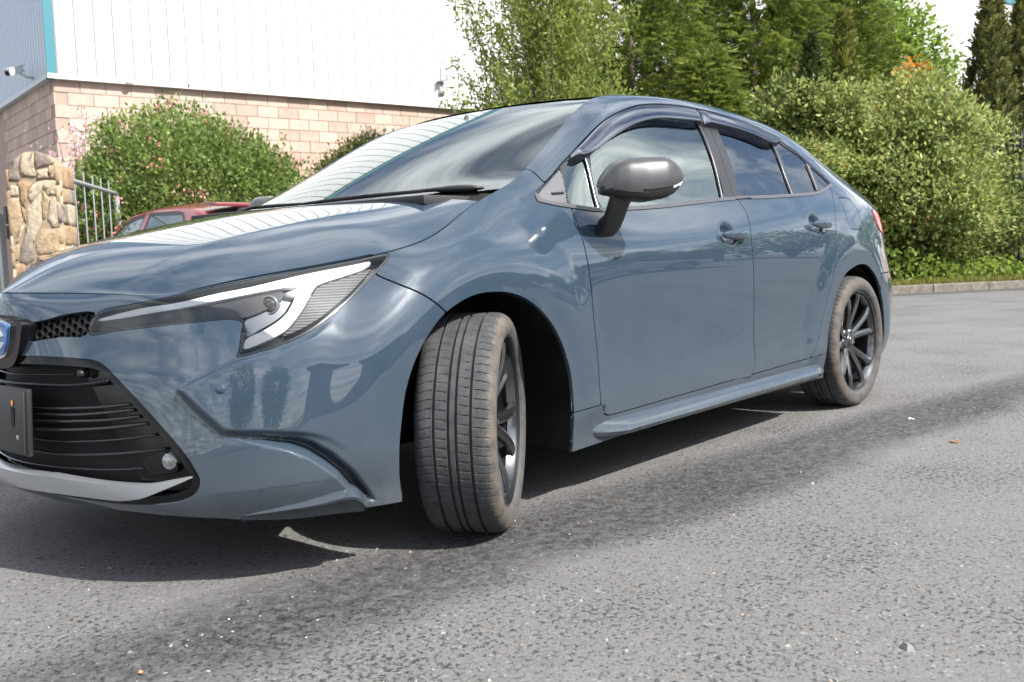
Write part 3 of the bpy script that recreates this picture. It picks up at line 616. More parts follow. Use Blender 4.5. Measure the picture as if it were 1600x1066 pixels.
# inner shell closes the shut lines
shell = panel('inner_shell', BELT, np.minimum.reduce([-D_dlo-.012, -D_archf, -D_archr, -D_grille-.03, -D_slot-.012, BELT.dist(np.array([(-1, BOT), (6, BOT), (6, TOP), (-1, TOP)]))*0+1]), MATT_BLACK, car, offset=-.013, hem=0, join=True)
# hood, roof, screens
_lu, _tv = np.meshgrid(HOOD.us, HOOD.vs, indexing='ij')
hood = panel('hood', HOOD, np.minimum(_lu-.0065, .75-_tv-np.where(_lu < .55, .0085, .0042)), PAINT, car, join=True, hem=.016)
def hood_inset():
    return
one = lambda s: np.ones(s.S.shape[:2])
roof = panel('roof', ROOF, one(ROOF), PAINT, car, join=True, hem=0)
wshield = panel('windshield', WSHIELD, one(WSHIELD), GLASS_W, car, offset=-.003, join=True, hem=0)
backl = panel('rear_window', BACKLIGHT, one(BACKLIGHT), GLASS_R, car, join=True, hem=0)
trunk = panel('trunk_lid', TRUNK, one(TRUNK), PAINT, car, join=True, hem=0)
# ---------------------------------------------------------------- windows, trims, visors
fdoor, fdoor_r = front_doors; rdoor, rdoor_r = rear_doors
def both(name, V, F, mt, parents, smooth=True):
    """one mesh used on the left and, mirrored, on the right"""
    me = mesh(name, V, F, smooth); o = obj(name, me, mt, parents[0])
    o2 = bpy.data.objects.new(name, me); C.objects.link(o2); o2.parent = parents[1]
    if parents[0] is parents[1]: o2.scale = (1, -1, 1)
    return o, o2
def bpanel(name, phi, mt, parents, offset=0, hem=.006):
    G = BELT.S+BELT.n*offset; V, NV, F = clip_grid(G, BELT.n, phi)
    if hem: V, F = add_hem(V, NV, F, hem)
    return both(name, V, F, mt, parents)
D_w = {k: BELT.dist(catmull(BK[k], True, 5)) for k in ('w_quarterf', 'w_front', 'w_rear', 'w_rear2', 'w_quarter')}
Lb = BELT.at(linec('bgap', 6))[0]
_split = BELT.dist(np.vstack([linec('bgap', 4), [(6, 6.)], [(6, 11.)], [(BK['bgap'][0, 0], 11.)]]))   # >0 behind the B gap
_allw = np.maximum.reduce(list(D_w.values()))
D_sail = BELT.dist(np.array(BK['sail']))
bpanel('window_frame', np.minimum.reduce([D_dlo-.0015, -_allw, -_split-.0015, -D_sail]), TRIM_BLACK, (fdoor, fdoor_r), -.003)
bpanel('window_frame', np.minimum.reduce([D_dlo-.0015, -_allw, _split-.0015]), TRIM_BLACK, (rdoor, rdoor_r), -.003)
SAIL = mat('satin_grey_trim', (.10, .105, .115), .42)
bpanel('mirror_sail', D_sail-.0035, SAIL, (car, car), -.001)
for k, nm, mt, pr in (('w_quarterf', 'quarter_glass', GLASS_F, (fdoor, fdoor_r)), ('w_front', 'window_glass', GLASS_F, (fdoor, fdoor_r)), ('w_rear', 'window_glass', GLASS_R, (rdoor, rdoor_r)), ('w_rear2', 'quarter_glass', GLASS_R, (rdoor, rdoor_r)), ('w_quarter', 'quarter_glass', GLASS_R, (car, car))):
    bpanel(nm, D_w[k]+.004, mt, pr, -.0065, hem=0)
# belt moulding along the window sill
_ml = BELT.at(linec('dlo_low', 5))[0]
d_ml = polyline_dist(BELT.S.reshape(-1, 3), _ml).reshape(D_dlo.shape)
mould = np.minimum.reduce([D_dlo+.001, .013-d_ml])
BELTM = mat('belt_moulding', (.10, .10, .11), .3, .3)
bpanel('belt_moulding', np.minimum(mould, -_split-.001), BELTM, (fdoor, fdoor_r), .004)
bpanel('belt_moulding', np.minimum(mould, _split-.001), BELTM, (rdoor, rdoor_r), .004)
def ribbon(uv, w, off, thick=.004):
    """raised flat bar along a (u,v) line"""
    P, n = BELT.at(catmull(uv, False, 8)); t = np.gradient(P, axis=0); t /= np.linalg.norm(t, axis=1, keepdims=True); s = np.cross(n, t)
    rows = [P-s*w/2+n*(off-thick), P-s*w/2+n*off, P-s*w*.3+n*(off+thick*.5), P+s*w*.3+n*(off+thick*.5), P+s*w/2+n*off, P+s*w/2+n*(off-thick)]
    m = len(P); V = np.vstack(rows); F = [(r*m+i, r*m+i+1, (r+1)*m+i+1, (r+1)*m+i) for r in range(5) for i in range(m-1)]
    return V, F
for k, nm, w, pr, mt in (('chrome_q', 'window_divider', .017, (fdoor, fdoor_r), CHROME_DARK), ('chrome_b', 'pillar_strip', .010, (fdoor, fdoor_r), BELTM), ('chrome_r', 'window_divider', .012, (rdoor, rdoor_r), BELTM), ('chrome_r2', 'window_divider', .011, (car, car), BELTM)):
    V, F = ribbon(BK[k], w, .0005); both(nm, V, F, mt, pr)
V, F = ribbon(BK['slitbar'], .008, .002); both('sail_vent', V, F, MATT_BLACK, (car, car))
def visor(up, lo, name, pr):
    n = 60; t = np.linspace(0, 1, n)
    def rs(k):
        P, nn = BELT.at(catmull(BK[k], False, 10)); s = np.concatenate([[0], np.cumsum(np.linalg.norm(np.diff(P, axis=0), axis=1))]); s /= s[-1]
        return np.stack([np.interp(t, s, P[:, i]) for i in range(3)], 1), np.stack([np.interp(t, s, nn[:, i]) for i in range(3)], 1)
    A, na = rs(up); B_, nb = rs(lo); rows = []
    endf = (sstep(0, .04, t)*sstep(1, .97, t))[:, None]
    for k, (f, o) in enumerate(((0, .002), (.12, .012), (.3, .020), (.55, .025), (.8, .027), (.96, .026), (1.0, .023), (1.0, .019), (.9, .021))):
        rows.append(A*(1-f)+B_*f+(na*(1-f)+nb*f)*(o*(.35+.65*endf)))
    m = len(rows); V = np.vstack(rows); F = [(r*n+i, r*n+i+1, (r+1)*n+i+1, (r+1)*n+i) for r in range(m-1) for i in range(n-1)]
    both(name, V, F, VISOR, pr)
visor('visor_f_up', 'visor_f_lo', 'wind_visor', (fdoor, fdoor_r)); visor('visor_r_up', 'visor_r_lo', 'wind_visor', (rdoor, rdoor_r))
# ---------------------------------------------------------------- door handles
def handle(hx, hz, pr):
    k = np.argmin(np.hypot(X_-hx, Z_-hz)+10*(Y_ < .5)); p = BELT.S.reshape(-1, 3)[k]
    L = .195; secs = 26; V = []; F = []; m = 12
    for i in range(secs+1):
        t = i/secs; x = hx+L*(.5-t)*1.0+.0
        w = (1-abs(2*t-1)**3.2); hgt = .0185*w**.45*(1.0 if t > .2 else .94)+.0008; th = .011*w**.5+.0005
        yo = .868-.004*abs(2*t-1)**2+.014*(w**.35)
        for j in range(m):
            a = 2*math.pi*j/m; V.append((x, yo+th*math.cos(a), hz-.010+.004*(t-.5)*0+hgt*math.copysign(abs(math.sin(a))**.8, math.sin(a))))
    for i in range(secs):
        for j in range(m): F.append((i*m+j, i*m+(j+1) % m, (i+1)*m+(j+1) % m, (i+1)*m+j))
    both('handle', V, F, PAINT, pr)
handle(-1.40, .852, (fdoor, fdoor_r)); handle(-2.215, .893, (rdoor, rdoor_r))
# ---------------------------------------------------------------- side mirrors
MIRGREY = mat('dark_grey_gloss', (.060, .062, .066), .38, .4, .35, .12)
CLEAR = mat('indicator_lens', (.75, .76, .78), .12, .3, 1, .02)
def side_mirror(sgn):
    root = empty('side_mirror', parent=car)
    if sgn < 0: root.scale = (1, -1, 1)
    P0 = np.array((-.452, .905)); P1 = np.array((-.688, 1.062)); e1 = (P1-P0)/np.linalg.norm(P1-P0); e2 = np.array((-e1[1], e1[0])); e2 = e2 if e2[1] > 0 else -e2
    e2 = np.array((.55, .835))
    U = np.array([931, 934, 940, 948, 955, 970, 1000, 1032, 1045, 1054, 1060, 1064.])
    TOPV = np.array([290, 281, 272, 262, 255, 249, 247.5, 247.5, 252, 260, 267, 273.])
    BOTV = np.array([297, 304, 306, 307, 309, 314, 317, 310.5, 304, 296, 289, 281.])
    s = (U-931)/133.; sc = .00189*(1+.10*s)                      # metres per photo pixel along the housing
    zc = 1.0-.5*((TOPV+BOTV)-580)*.00189+.018*s*0; hh = .5*(BOTV-TOPV)*sc
    th = np.array([.012, .03, .042, .052, .058, .066, .070, .062, .050, .036, .024, .008])
    q = np.linspace(0, 1, 40)**1.0; q = .5-.5*np.cos(math.pi*q)
    zc, hh, th = [gsmooth(np.interp(q, s, a)[:, None], 0, .45)[:, 0] for a in (zc, hh, th)]
    m = 40; V = []; 
    for i, t in enumerate(q):
        p = P0+(P1-P0)*t
        for j in range(m):
            a = 2*math.pi*j/m; ca, sa = math.cos(a), math.sin(a)
            ex = math.copysign(abs(ca)**.55, ca)*th[i]*.85; ez = math.copysign(abs(sa)**.42, sa)*hh[i]
            if ez > 0: ex -= .25*ez*(ex > 0)
            V.append((p[0]+e2[0]*ex, p[1]+e2[1]*ex, zc[i]+ez))
    cap, low, ind = [], [], []
    for i in range(len(q)-1):
        for j in range(m):
            f = (i*m+j, i*m+(j+1) % m, (i+1)*m+(j+1) % m, (i+1)*m+j)
            zz = np.mean([V[k][2] for k in f]); t = q[i]
            seam = np.interp(t, [0, .35, .6, .85, 1.], [.993, .976, .985, 1.006, 1.02])
            if zz > seam: cap.append(f)
            elif t > .70 and zz > seam-.017*(t-.62)/.3: ind.append(f)
            else: low.append(f)
    n0 = len(V); low.append(tuple(range(m))[::-1]); low.append(tuple(n0-m+k for k in range(m)))
    Va = np.array(V)
    def sub(name, fs, mt, push=0):
        use = sorted({i for f in fs for i in f}); mp = {u: k for k, u in enumerate(use)}
        vv = Va[use].copy(); cen = np.array([*((P0+P1)/2), 1.0])
        if push: d = vv-cen; vv = vv+d/np.linalg.norm(d, axis=1, keepdims=True)*push
        obj(name, mesh(name, vv, [tuple(mp[i] for i in f) for f in fs], True), mt, root)
    sub('cap', cap, MIRGREY, .0025); sub('housing', low, SATIN_BLACK); sub('indicator', ind, CLEAR, .001)
    b = MB(); st = [((-.520, .950), .980, .060, .03), ((-.532, .925), .948, .058, .03), ((-.548, .900), .915, .056, .030), ((-.565, .875), .890, .054, .032), ((-.575, .845), .872, .055, .036)]
    vs = []; 
    for (px, py), z, a, h in st:
        for k in range(16):
            t = 2*math.pi*k/16; vs.append((px+a*math.copysign(abs(math.cos(t))**.6, math.cos(t)), py+.25*h*math.sin(t), z+h*math.copysign(abs(math.sin(t))**.6, math.sin(t))))
    fs = [(i*16+k, i*16+(k+1) % 16, (i+1)*16+(k+1) % 16, (i+1)*16+k) for i in range(len(st)-1) for k in range(16)]
    fs.append(tuple(range(16))[::-1]); b.add(vs, fs); b.build('stalk', SATIN_BLACK, root, smooth=True)
side_mirror(1); side_mirror(-1)
# ---------------------------------------------------------------- headlights
RIB = mat('ribbed_reflector', (.03, .03, .032), .6, 0)
def rib_nodes():
    N, L, b = nodes(RIB); tc = add(RIB, 'ShaderNodeTexCoord'); w = add(RIB, 'ShaderNodeTexWave', Scale=46.0); w.bands_direction = 'Z'; L.new(tc.outputs['Object'], w.inputs['Vector'])
    r = ramp(RIB, w.outputs['Fac'], [(.35, (.012, .012, .013)), (.65, (.13, .13, .135))]); L.new(r.outputs[0], b.inputs['Base Color'])
    pass
rib_nodes()
LAMPDARK = mat('lamp_dark_plastic', (.060, .061, .064), .32); LAMPGREY = mat('lamp_grey_reflector', (.24, .25, .27), .3, .5)
LAMPBEZ = mat('lamp_bezel', (.075, .077, .08), .22, .3)
D_hl = BELT.dist(catmull(BK['headlight'], True, 3))
Dp = {k: BELT.dist(catmull(BK[k], True, 3)) for k in ('drl', 'ribbed', 'lampplate', 'lampgrey', 'mesh')}
for sgn in (1, -1):
    hl = empty('headlight', parent=car); hl.scale = (1, sgn, 1)
    def hp(name, phi, mt, offset, hem=.004):
        G = BELT.S+BELT.n*offset; V, NV, F = clip_grid(G, BELT.n, phi)
        if hem: V, F = add_hem(V, NV, F, hem)
        return obj(name, mesh(name, V, F, True), mt, hl)
    hp('housing', D_hl-.001, LAMPDARK, -.045, 0); hp('bezel', np.minimum(D_hl-.0005, .0048-D_hl), LAMPBEZ, -.002, .044)
    hp('light_guide', Dp['drl']-.0005, DRL, -.012, .012); hp('ribbed_reflector', Dp['ribbed']-.001, RIB, -.016, .01)
    hp('inner_plate', Dp['lampplate']-.002, LAMPDARK, -.022, .01); hp('reflector', Dp['lampgrey']-.001, LAMPGREY, -.030, .006)
    P, n = BELT.at(BK['projector']); p = P[0]-n[0]*.024
    M = Matrix.Translation(Vector(p)) @ Vector((.80, .55, .1)).to_track_quat('Y', 'Z').to_matrix().to_4x4()
    b = MB(); b.lathe([(.0, .006), (.010, .005), (.015, .003), (.018, 0)], 24, M); b.build('projector_lens', mat('projector_glass', (.06, .065, .05), .03, .2, 1, .0), hl, smooth=True)
    b = MB(); b.lathe([(.020, .001), (.024, .002), (.025, -.004), (.024, -.04)], 24, M); b.build('projector_housing', LAMPGREY, hl, smooth=True)
    b = MB(); b.tube([P[1]-n[1]*.035, P[1]-n[1]*.02+np.array((-.03, .02, .004))], .012, 12); b.build('lamp_bulb_cover', mat('clear_cover', (.6, .62, .64), .15), hl, smooth=True)
    hp('lens', D_hl+.0008, GLASS_L, .0008, 0)
# ---------------------------------------------------------------- upper grille mesh and emblem
def grille_mesh():
    V = []; F = []
    G, n = BELT, BELT.n
    L = BK['mesh']; u0, u1 = L[:, 0].min()-.06, L[:, 0].max()+.01; cell = .0125
    lp = catmull(L, True, 3)
    du = 1.5*cell; k = 0
    uu = np.arange(0.0, u1+.02, du)
    for a, u in enumerate(uu):
        P0, _ = BELT.at([(u, 7.3)]); 
        for b in range(-6, 8):
            # v step from metric height
            zz = .655+(b+(.5 if a % 2 else 0))*cell*1.732
            col = BELT.S[np.argmin(np.abs(BELT.us-u))]; v = float(np.interp(zz, col[:, 2], BELT.vs))
            if not (poly_inside(lp, np.array([u]), np.array([v]))[0] or u < .14 and .635 < zz < .69): continue
            P, nn = BELT.at([(u, v)]); P = P[0]; nn = nn[0]
            t = np.array((nn[1], -nn[0], 0)); t /= np.linalg.norm(t); s = np.cross(nn, t)
            b0 = len(V)
            for rr, off in ((cell*.98, -.017), (cell*.98, -.012), (cell*.80, -.011), (cell*.74, -.022)):
                for q in range(6):
                    an = math.pi*q/3; V.append(P+nn*off+t*rr*math.cos(an)+s*rr*math.sin(an))
            for r in range(3):
                for q in range(6): F.append((b0+r*6+q, b0+r*6+(q+1) % 6, b0+(r+1)*6+(q+1) % 6, b0+(r+1)*6+q))
    V = np.array(V); V, F = mirror_join(V, F)
    o = obj('grille_mesh', mesh('grille_mesh', V, F), SATIN_BLACK, car); o['kind'] = 'stuff'
grille_mesh()
G = BELT.S-BELT.n*.022; V, NV, F = clip_grid(G, BELT.n, np.maximum(Dp['mesh'], BELT.dist(np.array([(-.3, 6.6), (.16, 6.6), (.16, 8.6), (-.3, 8.6)]))))
V, F = mirror_join(V, F); obj('grille_backing', mesh('grille_backing', V, F, True), MATT_BLACK, car)
# emblem: shield with a silver C on blue, in a black bezel
def prism(outline, x0, x1, ex=None):
    """outline [(y,z)] extruded along x; slightly domed"""
    n = len(outline); V = [(x0, y, z) for y, z in outline]+[(x1, y, z) for y, z in outline]
    F = [(i, (i+1) % n, n+(i+1) % n, n+i) for i in range(n)]+[tuple(range(n))[::-1], tuple(range(n, 2*n))]
    return V, F
em = empty('emblem', (0, 0, 0), parent=car)
def shield(s, zc=.622, w=.076, h=.044):
    pts = [(-1, .78), (-.55, 1), (0, 1.06), (.55, 1), (1, .78), (.98, .45), (.78, -.35), (.5, -.85), (0, -1.02), (-.5, -.85), (-.78, -.35), (-.98, .45)]
    return [(y*w*s, zc+z*h*s) for y, z in catmull(pts, True, 4)]
bz = MB(); v, f = prism(shield(1.55, .612, .088), .935, .992); bz.add(v, f); bz.build('emblem_bezel', GLOSS_BLACK, em, autosmooth=35)
v, f = prism(shield(1.16), .992, 1.000); MB().add(v, f).build('emblem_border', CHROME, em, autosmooth=35)
v, f = prism(shield(1.03), 1.000, 1.004); MB().add(v, f).build('emblem_field', mat('emblem_blue', (.02, .14, .42), .2, 0, 1), em, autosmooth=35)
MB().box((1.0045, 0, .622), (.004, .030, .016), None, .001).build('emblem_core', CHROME, em); MB().box((1.0062, .002, .624), (.003, .008, .009), None, .001).build('emblem_spark', mat('emblem_red', (.5, .02, .03), .3), em)
cc = MB(); a = np.linspace(R(16), R(344), 40)
outer = [(-.060*math.cos(t), .622+.033*math.sin(t)) for t in a]; inner = [(-.034*math.cos(t), .622+.0165*math.sin(t)) for t in a[::-1]]
ring = [(-y, z) for y, z in outer+inner]; V = [(1.0035, y, z) for y, z in ring]+[(1.008, y, z) for y, z in ring]; n = len(ring); h = n//2
F = [(i, (i+1) % n, n+(i+1) % n, n+i) for i in range(n)]+[(n+i, n+i+1, n+n-2-i, n+n-1-i) for i in range(h-1)]
cc.add(V, F).build('emblem_letter', mat('emblem_silver', (.72, .74, .77), .25, .3), em)
# ---------------------------------------------------------------- lower grille
G = BELT.S-BELT.n*.060; V, NV, F = clip_grid(G, BELT.n, D_grille+.012); V, F = mirror_join(V, F); obj('grille_backing', mesh('grille_backing', V, F, True), MATT_BLACK, car)
panel('grille_frame', BELT, np.minimum.reduce([D_grille-.0005, .020-D_grille]), GLOSS_BLACK, car, offset=-.004, hem=.05, join=True)
def swept(name, uv, r, off, mt, parent=car, flat=.55, n=10):
    q = np.vstack([[(0, uv[0][1])], uv]) if uv[0][0] < .2 or True else uv
    P, nn = BELT.at(catmull(q, False, 10)); P = P+nn*off
    b = MB(); b.tube([tuple(p) for p in P], r, n, flat=flat); V = np.array(b.v); V, F = mirror_join(V, b.f)
    return obj(name, mesh(name, V, F, True), mt, parent)
SLAT = mat('slat_black', (.012, .012, .013), .18, 0, .5, .03)
for i in range(7): swept('grille_slat', BK['slat%d' % i], .0085 if i < 4 else (.0065 if i < 6 else .0045), -.022 if i < 4 else -.03, SLAT)
swept('grille_blade', BK['blade'], .012, -.012, GLOSS_BLACK, flat=.5); swept('grille_slat', BK['topslat'], .004, -.03, SLAT)
# glossy side cheeks of the grille
ck = BELT.dist(np.vstack([[(.36, 4.6)], [(.30, 4.1)], [(.42, 2.1)], [(.47, 1.2)], [(.75, 1.0)], [(.62, 3.0)], [(.45, 4.7)]]))
panel('grille_cheek', BELT, np.minimum(D_grille-.015, ck), GLOSS_BLACK, car, offset=-.036, hem=.02)
panel('silver_lip', BELT, BELT.dist(np.vstack([catmull(BK['silverlip'], False, 4), [(-.3, BK['silverlip'][-1, 1]-.02)], [(-.3, BK['silverlip'][0, 1]-.02)]])), SILVER, car, offset=.010, hem=.03, join=True)
for sgn in (1, -1):
    fg = empty('fog_lamp', parent=car); fg.scale = (1, sgn, 1)
    phi = BELT.dist(catmull(BK['fogpod'], True, 4)); V, NV, F = clip_grid(BELT.S-BELT.n*.022, BELT.n, phi); V, F = add_hem(V, NV, F, .03); obj('pod', mesh('pod', V, F, True), GLOSS_BLACK, fg)
    P, n = BELT.at(BK['fog']); M = Matrix.Translation(Vector(P[0]-n[0]*.026)) @ Vector((.95, .30, 0)).to_track_quat('Y', 'Z').to_matrix().to_4x4()
    MB().lathe([(0, .010), (.010, .009), (.018, .006), (.0215, .002), (.0225, 0), (.024, -.001), (.024, -.03)], 28, M).build('lens', mat('fog_lens', (.30, .31, .31), .10, .6, 1, .02), fg, smooth=True)
    P, n = BELT.at(BK['pdc']); M = Matrix.Translation(Vector(P[0]-n[0]*.012)) @ Vector((1, .1, 0)).to_track_quat('Y', 'Z').to_matrix().to_4x4()
    o = MB().lathe([(0, .006), (.008, .006), (.0098, .004), (.011, 0), (.011, -.02)], 20, M).build('parking_sensor', SATIN_BLACK, car, smooth=True); o.scale = (1, sgn, 1)
    P, n = BELT.at(BK['sensor']); M = Matrix.Translation(Vector(P[0])) @ Vector(n[0]).to_track_quat('Y', 'Z').to_matrix().to_4x4()
    o = MB().lathe([(0, .0035), (.0085, .0035), (.0098, .002), (.0115, .0015), (.0115, -.002)], 24, M).build('parking_sensor', PAINT, car, smooth=True); o.scale = (1, sgn, 1)
# number plate blank
pl = empty('number_plate', parent=car)
MB().box((1.004, 0, .415), (.014, .352, .172), Matrix.Rotation(R(-3), 3, 'Y'), .005).build('plate_holder', SATIN_BLACK, pl, autosmooth=40)
MB().box((1.013, 0, .415), (.006, .330, .160), Matrix.Rotation(R(-3), 3, 'Y'), .002).build('plate_blank', mat('plate_black', (.03, .03, .031), .45), pl, autosmooth=40)
for y in (-.105, .105):
    MB().box((1.0165, y, .462), (.004, .006, .012), None, .001).build('plate_bracket', mat('bracket_orange', (.55, .22, .08), .5), pl)
    MB().box((1.0160, y, .425), (.003, .018, .052), None, .001).build('plate_slot', MATT_BLACK, pl)
MB().lathe([(0, .004), (.006, .003), (.008, 0)], 16, Matrix.Translation((1.016, .128, .375)) @ Matrix.Rotation(R(-90), 4, 'Z')).build('plate_screw', SILVER, pl, smooth=True)
# lower splitter ledges under the bumper corners
P, n = BELT.at(BK['ledge']); Pc = catmull(P, False, 8); m = len(Pc); tt = np.linspace(0, 1, m)
wd = .004+.046*np.minimum(tt*1.25, 1)*np.where(tt > .93, (1-tt)/.07*.6+.4, 1); od = np.array((.45, .89, 0))
rows = [Pc+od*-.06*tt[:, None]*0+np.array((0, 0, .018))*tt[:, None]-od*.045, Pc+np.array((0, 0, .006))*tt[:, None], Pc+od*wd[:, None]*.75-np.array((0, 0, .016))*tt[:, None], Pc+od*wd[:, None]*.72-np.array((0, 0, .024))*tt[:, None]-.002, Pc-od*.05-np.array((0, 0, .03))]
V = np.vstack(rows); F = [(r*m+i, r*m+i+1, (r+1)*m+i+1, (r+1)*m+i) for r in range(4) for i in range(m-1)]
both('splitter', V, F, PAINT, (car, car), False)
# ---------------------------------------------------------------- wheels
RUB = mat('tyre_rubber', (.035, .034, .033), .8)
def rub_nodes():
    N, L, b = nodes(RUB); tc = add(RUB, 'ShaderNodeTexCoord'); sp = add(RUB, 'ShaderNodeSeparateXYZ'); L.new(tc.outputs['Object'], sp.inputs[0])
    n = add(RUB, 'ShaderNodeTexNoise', Scale=28.0, Detail=8.0, Roughness=.7); L.new(tc.outputs['Object'], n.inputs['Vector'])
    n2 = add(RUB, 'ShaderNodeTexNoise', Scale=9.0, Detail=4.0); L.new(tc.outputs['Object'], n2.inputs['Vector'])
    base = ramp(RUB, n.outputs['Fac'], [(.3, (.032, .034, .037)), (.7, (.078, .080, .083))])
    dirt = ramp(RUB, n2.outputs['Fac'], [(.3, (.095, .076, .062)), (.7, (.155, .128, .105))])
    # brown dried mud on the outer shoulder band (local y = axle)
    m1 = add(RUB, 'ShaderNodeMapRange'); m1.inputs[1].default_value = .104; m1.inputs[2].default_value = .111; yn = add(RUB, 'ShaderNodeMath', operation='MULTIPLY_ADD'); L.new(n.outputs['Fac'], yn.inputs[0]); yn.inputs[1].default_value = .030; L.new(sp.outputs['Y'], yn.inputs[2]); L.new(yn.outputs[0], m1.inputs[0])
    ln = add(RUB, 'ShaderNodeVectorMath', operation='MULTIPLY'); L.new(tc.outputs['Object'], ln.inputs[0]); ln.inputs[1].default_value = (1, 0, 1)
    rad = add(RUB, 'ShaderNodeVectorMath', operation='LENGTH'); L.new(ln.outputs[0], rad.inputs[0])
    rr = ramp(RUB, rad.outputs['Value'], [(.262, (.30, .30, .30)), (.285, (.75, .75, .75)), (.300, (1, 1, 1)), (.316, (1, 1, 1))])
    m2 = add(RUB, 'ShaderNodeMath', operation='MULTIPLY'); L.new(m1.outputs[0], m2.inputs[0]); L.new(rr.outputs[0], m2.inputs[1])
    mul = add(RUB, 'ShaderNodeMath', operation='MULTIPLY'); L.new(m2.outputs[0], mul.inputs[0])
    r3 = ramp(RUB, n.outputs['Fac'], [(.35, (.25, .25, .25)), (.6, (.95, .95, .95))]); L.new(r3.outputs[0], mul.inputs[1])
    L.new(mixc(RUB, mul.outputs[0], base.outputs[0], dirt.outputs[0]), b.inputs['Base Color'])
    bp = add(RUB, 'ShaderNodeBump', Strength=.25, Distance=.002); L.new(n.outputs['Fac'], bp.inputs['Height']); L.new(bp.outputs[0], b.inputs['Normal'])
rub_nodes()
RIM = mat('dark_alloy', (.15, .155, .163), .20, .9, .5, .03); RIMDARK = mat('rim_barrel', (.02, .02, .021), .4, .4); DISC = mat('brake_disc', (.30, .29, .28), .35, 1)
RT = .317
def tyre_mesh():
    prof = [(.228, .070), (.244, .094), (.247, .101), (.252, .105), (.262, .1095), (.275, .111), (.287, .109), (.296, .1055), (.303, .1005), (.3085, .094)]
    half = [(.313, .086), (.3150, .078), (.3158, .070), (.3163, .062), (.3166, .0545)]
    tread_w = [.0535, .0530, .0455, .0450, .036, .030, .022, .0145, .0140, .0065, .0060]
    grooves = [(.0455, .0530), (.0060, .0140)]
    pts = prof+half+[(.3167+(.05-w)*.006, w) for w in tread_w]
    ys = [p[1] for p in pts]; rs = [p[0] for p in pts]
    ys += [-y for y in ys[::-1]]; rs += rs[::-1]
    ys = np.array(ys); rs = np.array(rs); n = 960; th = np.arange(n)/n*2*math.pi
    Rr = np.repeat(rs[None], n, 0)
    ay = np.abs(ys)
    gm = ((ay > .0452) & (ay < .0533) & True) & (((ay-.0453)*(.0532-ay)) > 0)
    for g0, g1 in grooves:
        ing = (ay >= g0+.0002) & (ay <= g1-.0002)
    # grooves: step down at the paired profile points
    for k in range(len(ys)):
        w = ay[k]
        if .0449 < w < .0455 or .0529 < w < .0531: pass
    P = np.zeros((n, len(ys), 3))
    depth = np.zeros_like(Rr)
    # sipes: short lateral cuts
    for k in range(len(ys)):
        y = ys[k]
        if abs(y) > .112 or rs[k] < .305: continue
        if y > .055: per, ph, wd, dp = 80, .25*(y-.055)/.05, .09, .0035
        elif y < -.055: per, ph, wd, dp = 80, -.5*(y+.055)/.05, .09, .0035
        elif .018 < abs(y) < .042: per, ph, wd, dp = 80, .5+y*9, .08, .003
        else: continue
        a = ((np.arange(n)/n*per+ph) % 1.0) < wd
        depth[a, k] = dp
    Rr = Rr-depth
    V = np.stack([Rr*np.cos(th)[:, None], np.repeat(ys[None], n, 0), Rr*np.sin(th)[:, None]], 2)
    return V, ys, n
def build_tyre():
    V, ys, n = tyre_mesh(); m = len(ys)
    # circumferential grooves inserted as extra rows
    rowsV = []; 
    gr = [(.0450, .0535), (.0060, .0145), (-.0145, -.0060), (-.0535, -.0450)]
    cols = []
    for k in range(m):
        cols.append((ys[k], V[:, k]))
    out = []
    for k, (y, col) in enumerate(cols):
        inside = any(g0+1e-4 < y < g1-1e-4 for g0, g1 in gr)
        c = col.copy()
        if inside:
            rr = np.hypot(c[:, 0], c[:, 2])[:, None]; f = (rr-.0085)/rr; c[:, 0:1] *= f; c[:, 2:3] *= f
        out.append(c)
    G = np.stack(out, 1); Vv = G.reshape(-1, 3)
    F = [(i*m+j, i*m+j+1, ((i+1) % n)*m+j+1, ((i+1) % n)*m+j) for i in range(n) for j in range(m-1)]
    me = mesh('tyre', Vv, F, True); me.set_sharp_from_angle(angle=R(38)); return me
TYRE = build_tyre(); TYRE.materials.append(RUB)
def rim_meshes():
    lip = MB().lathe([(.222, .060), (.232, .085), (.2405, .0935), (.2455, .0965), (.2480, .0955), (.2485, .091), (.246, .085)], 96)
    barrel = MB().lathe([(.2415, .094), (.2340, .089), (.2300, .078), (.2260, .05), (.2220, -.02), (.2180, -.09), (.205, -.10)], 96)
    back = MB().lathe([(.0, .0), (.215, -.02), (.217, -.06)], 64)
    hub = MB().lathe([(0, .064), (.020, .064), (.029, .061), (.031, .056), (.034, .054), (.052, .051), (.066, .044), (.072, .032), (.074, .0)], 60)
    disc = MB().lathe([(.07, .006), (.15, .006), (.152, .0), (.15, -.02), (.07, -.02)], 64)
    def spoke(ang0, ang1, w0, w1):
        # one arm from hub to rim, roof-shaped section
        V = []; F = []; n = 14
        for i in range(n+1):
            t = i/n; r = .040+(.236-.040)*t; an = ang0+(ang1-ang0)*t**1.2; w = w0+(w1-w0)*t; a = .052+.034*sstep(0, 1, t)+.006*math.sin(math.pi*t)
            if t > .9: w *= 1+.9*(t-.9)/.1
            c, s = math.cos(an), math.sin(an); tx, tz = -s, c
            dep = .030-.010*t
            for q, dy in ((-1, -dep), (-1, -.007), (-.30, 0), (.42, -.001), (1, -.008), (1, -dep)):
                V.append((r*c+tx*w*q, a+dy, r*s+tz*w*q))
        for i in range(n):
            for j in range(5): F.append((i*6+j, i*6+j+1, (i+1)*6+j+1, (i+1)*6+j))
        return V, F
    out = []
    for s in (-1, 1):
        V, F = spoke(s*R(9), s*R(16.5), .017, .0165); me = mesh('spoke', V, F, True); me.set_sharp_from_angle(angle=R(20)); me.materials.append(RIM); out.append(me)
    return lip, barrel, back, hub, disc, out
_lip, _bar, _back, _hub, _disc, _spk = rim_meshes()
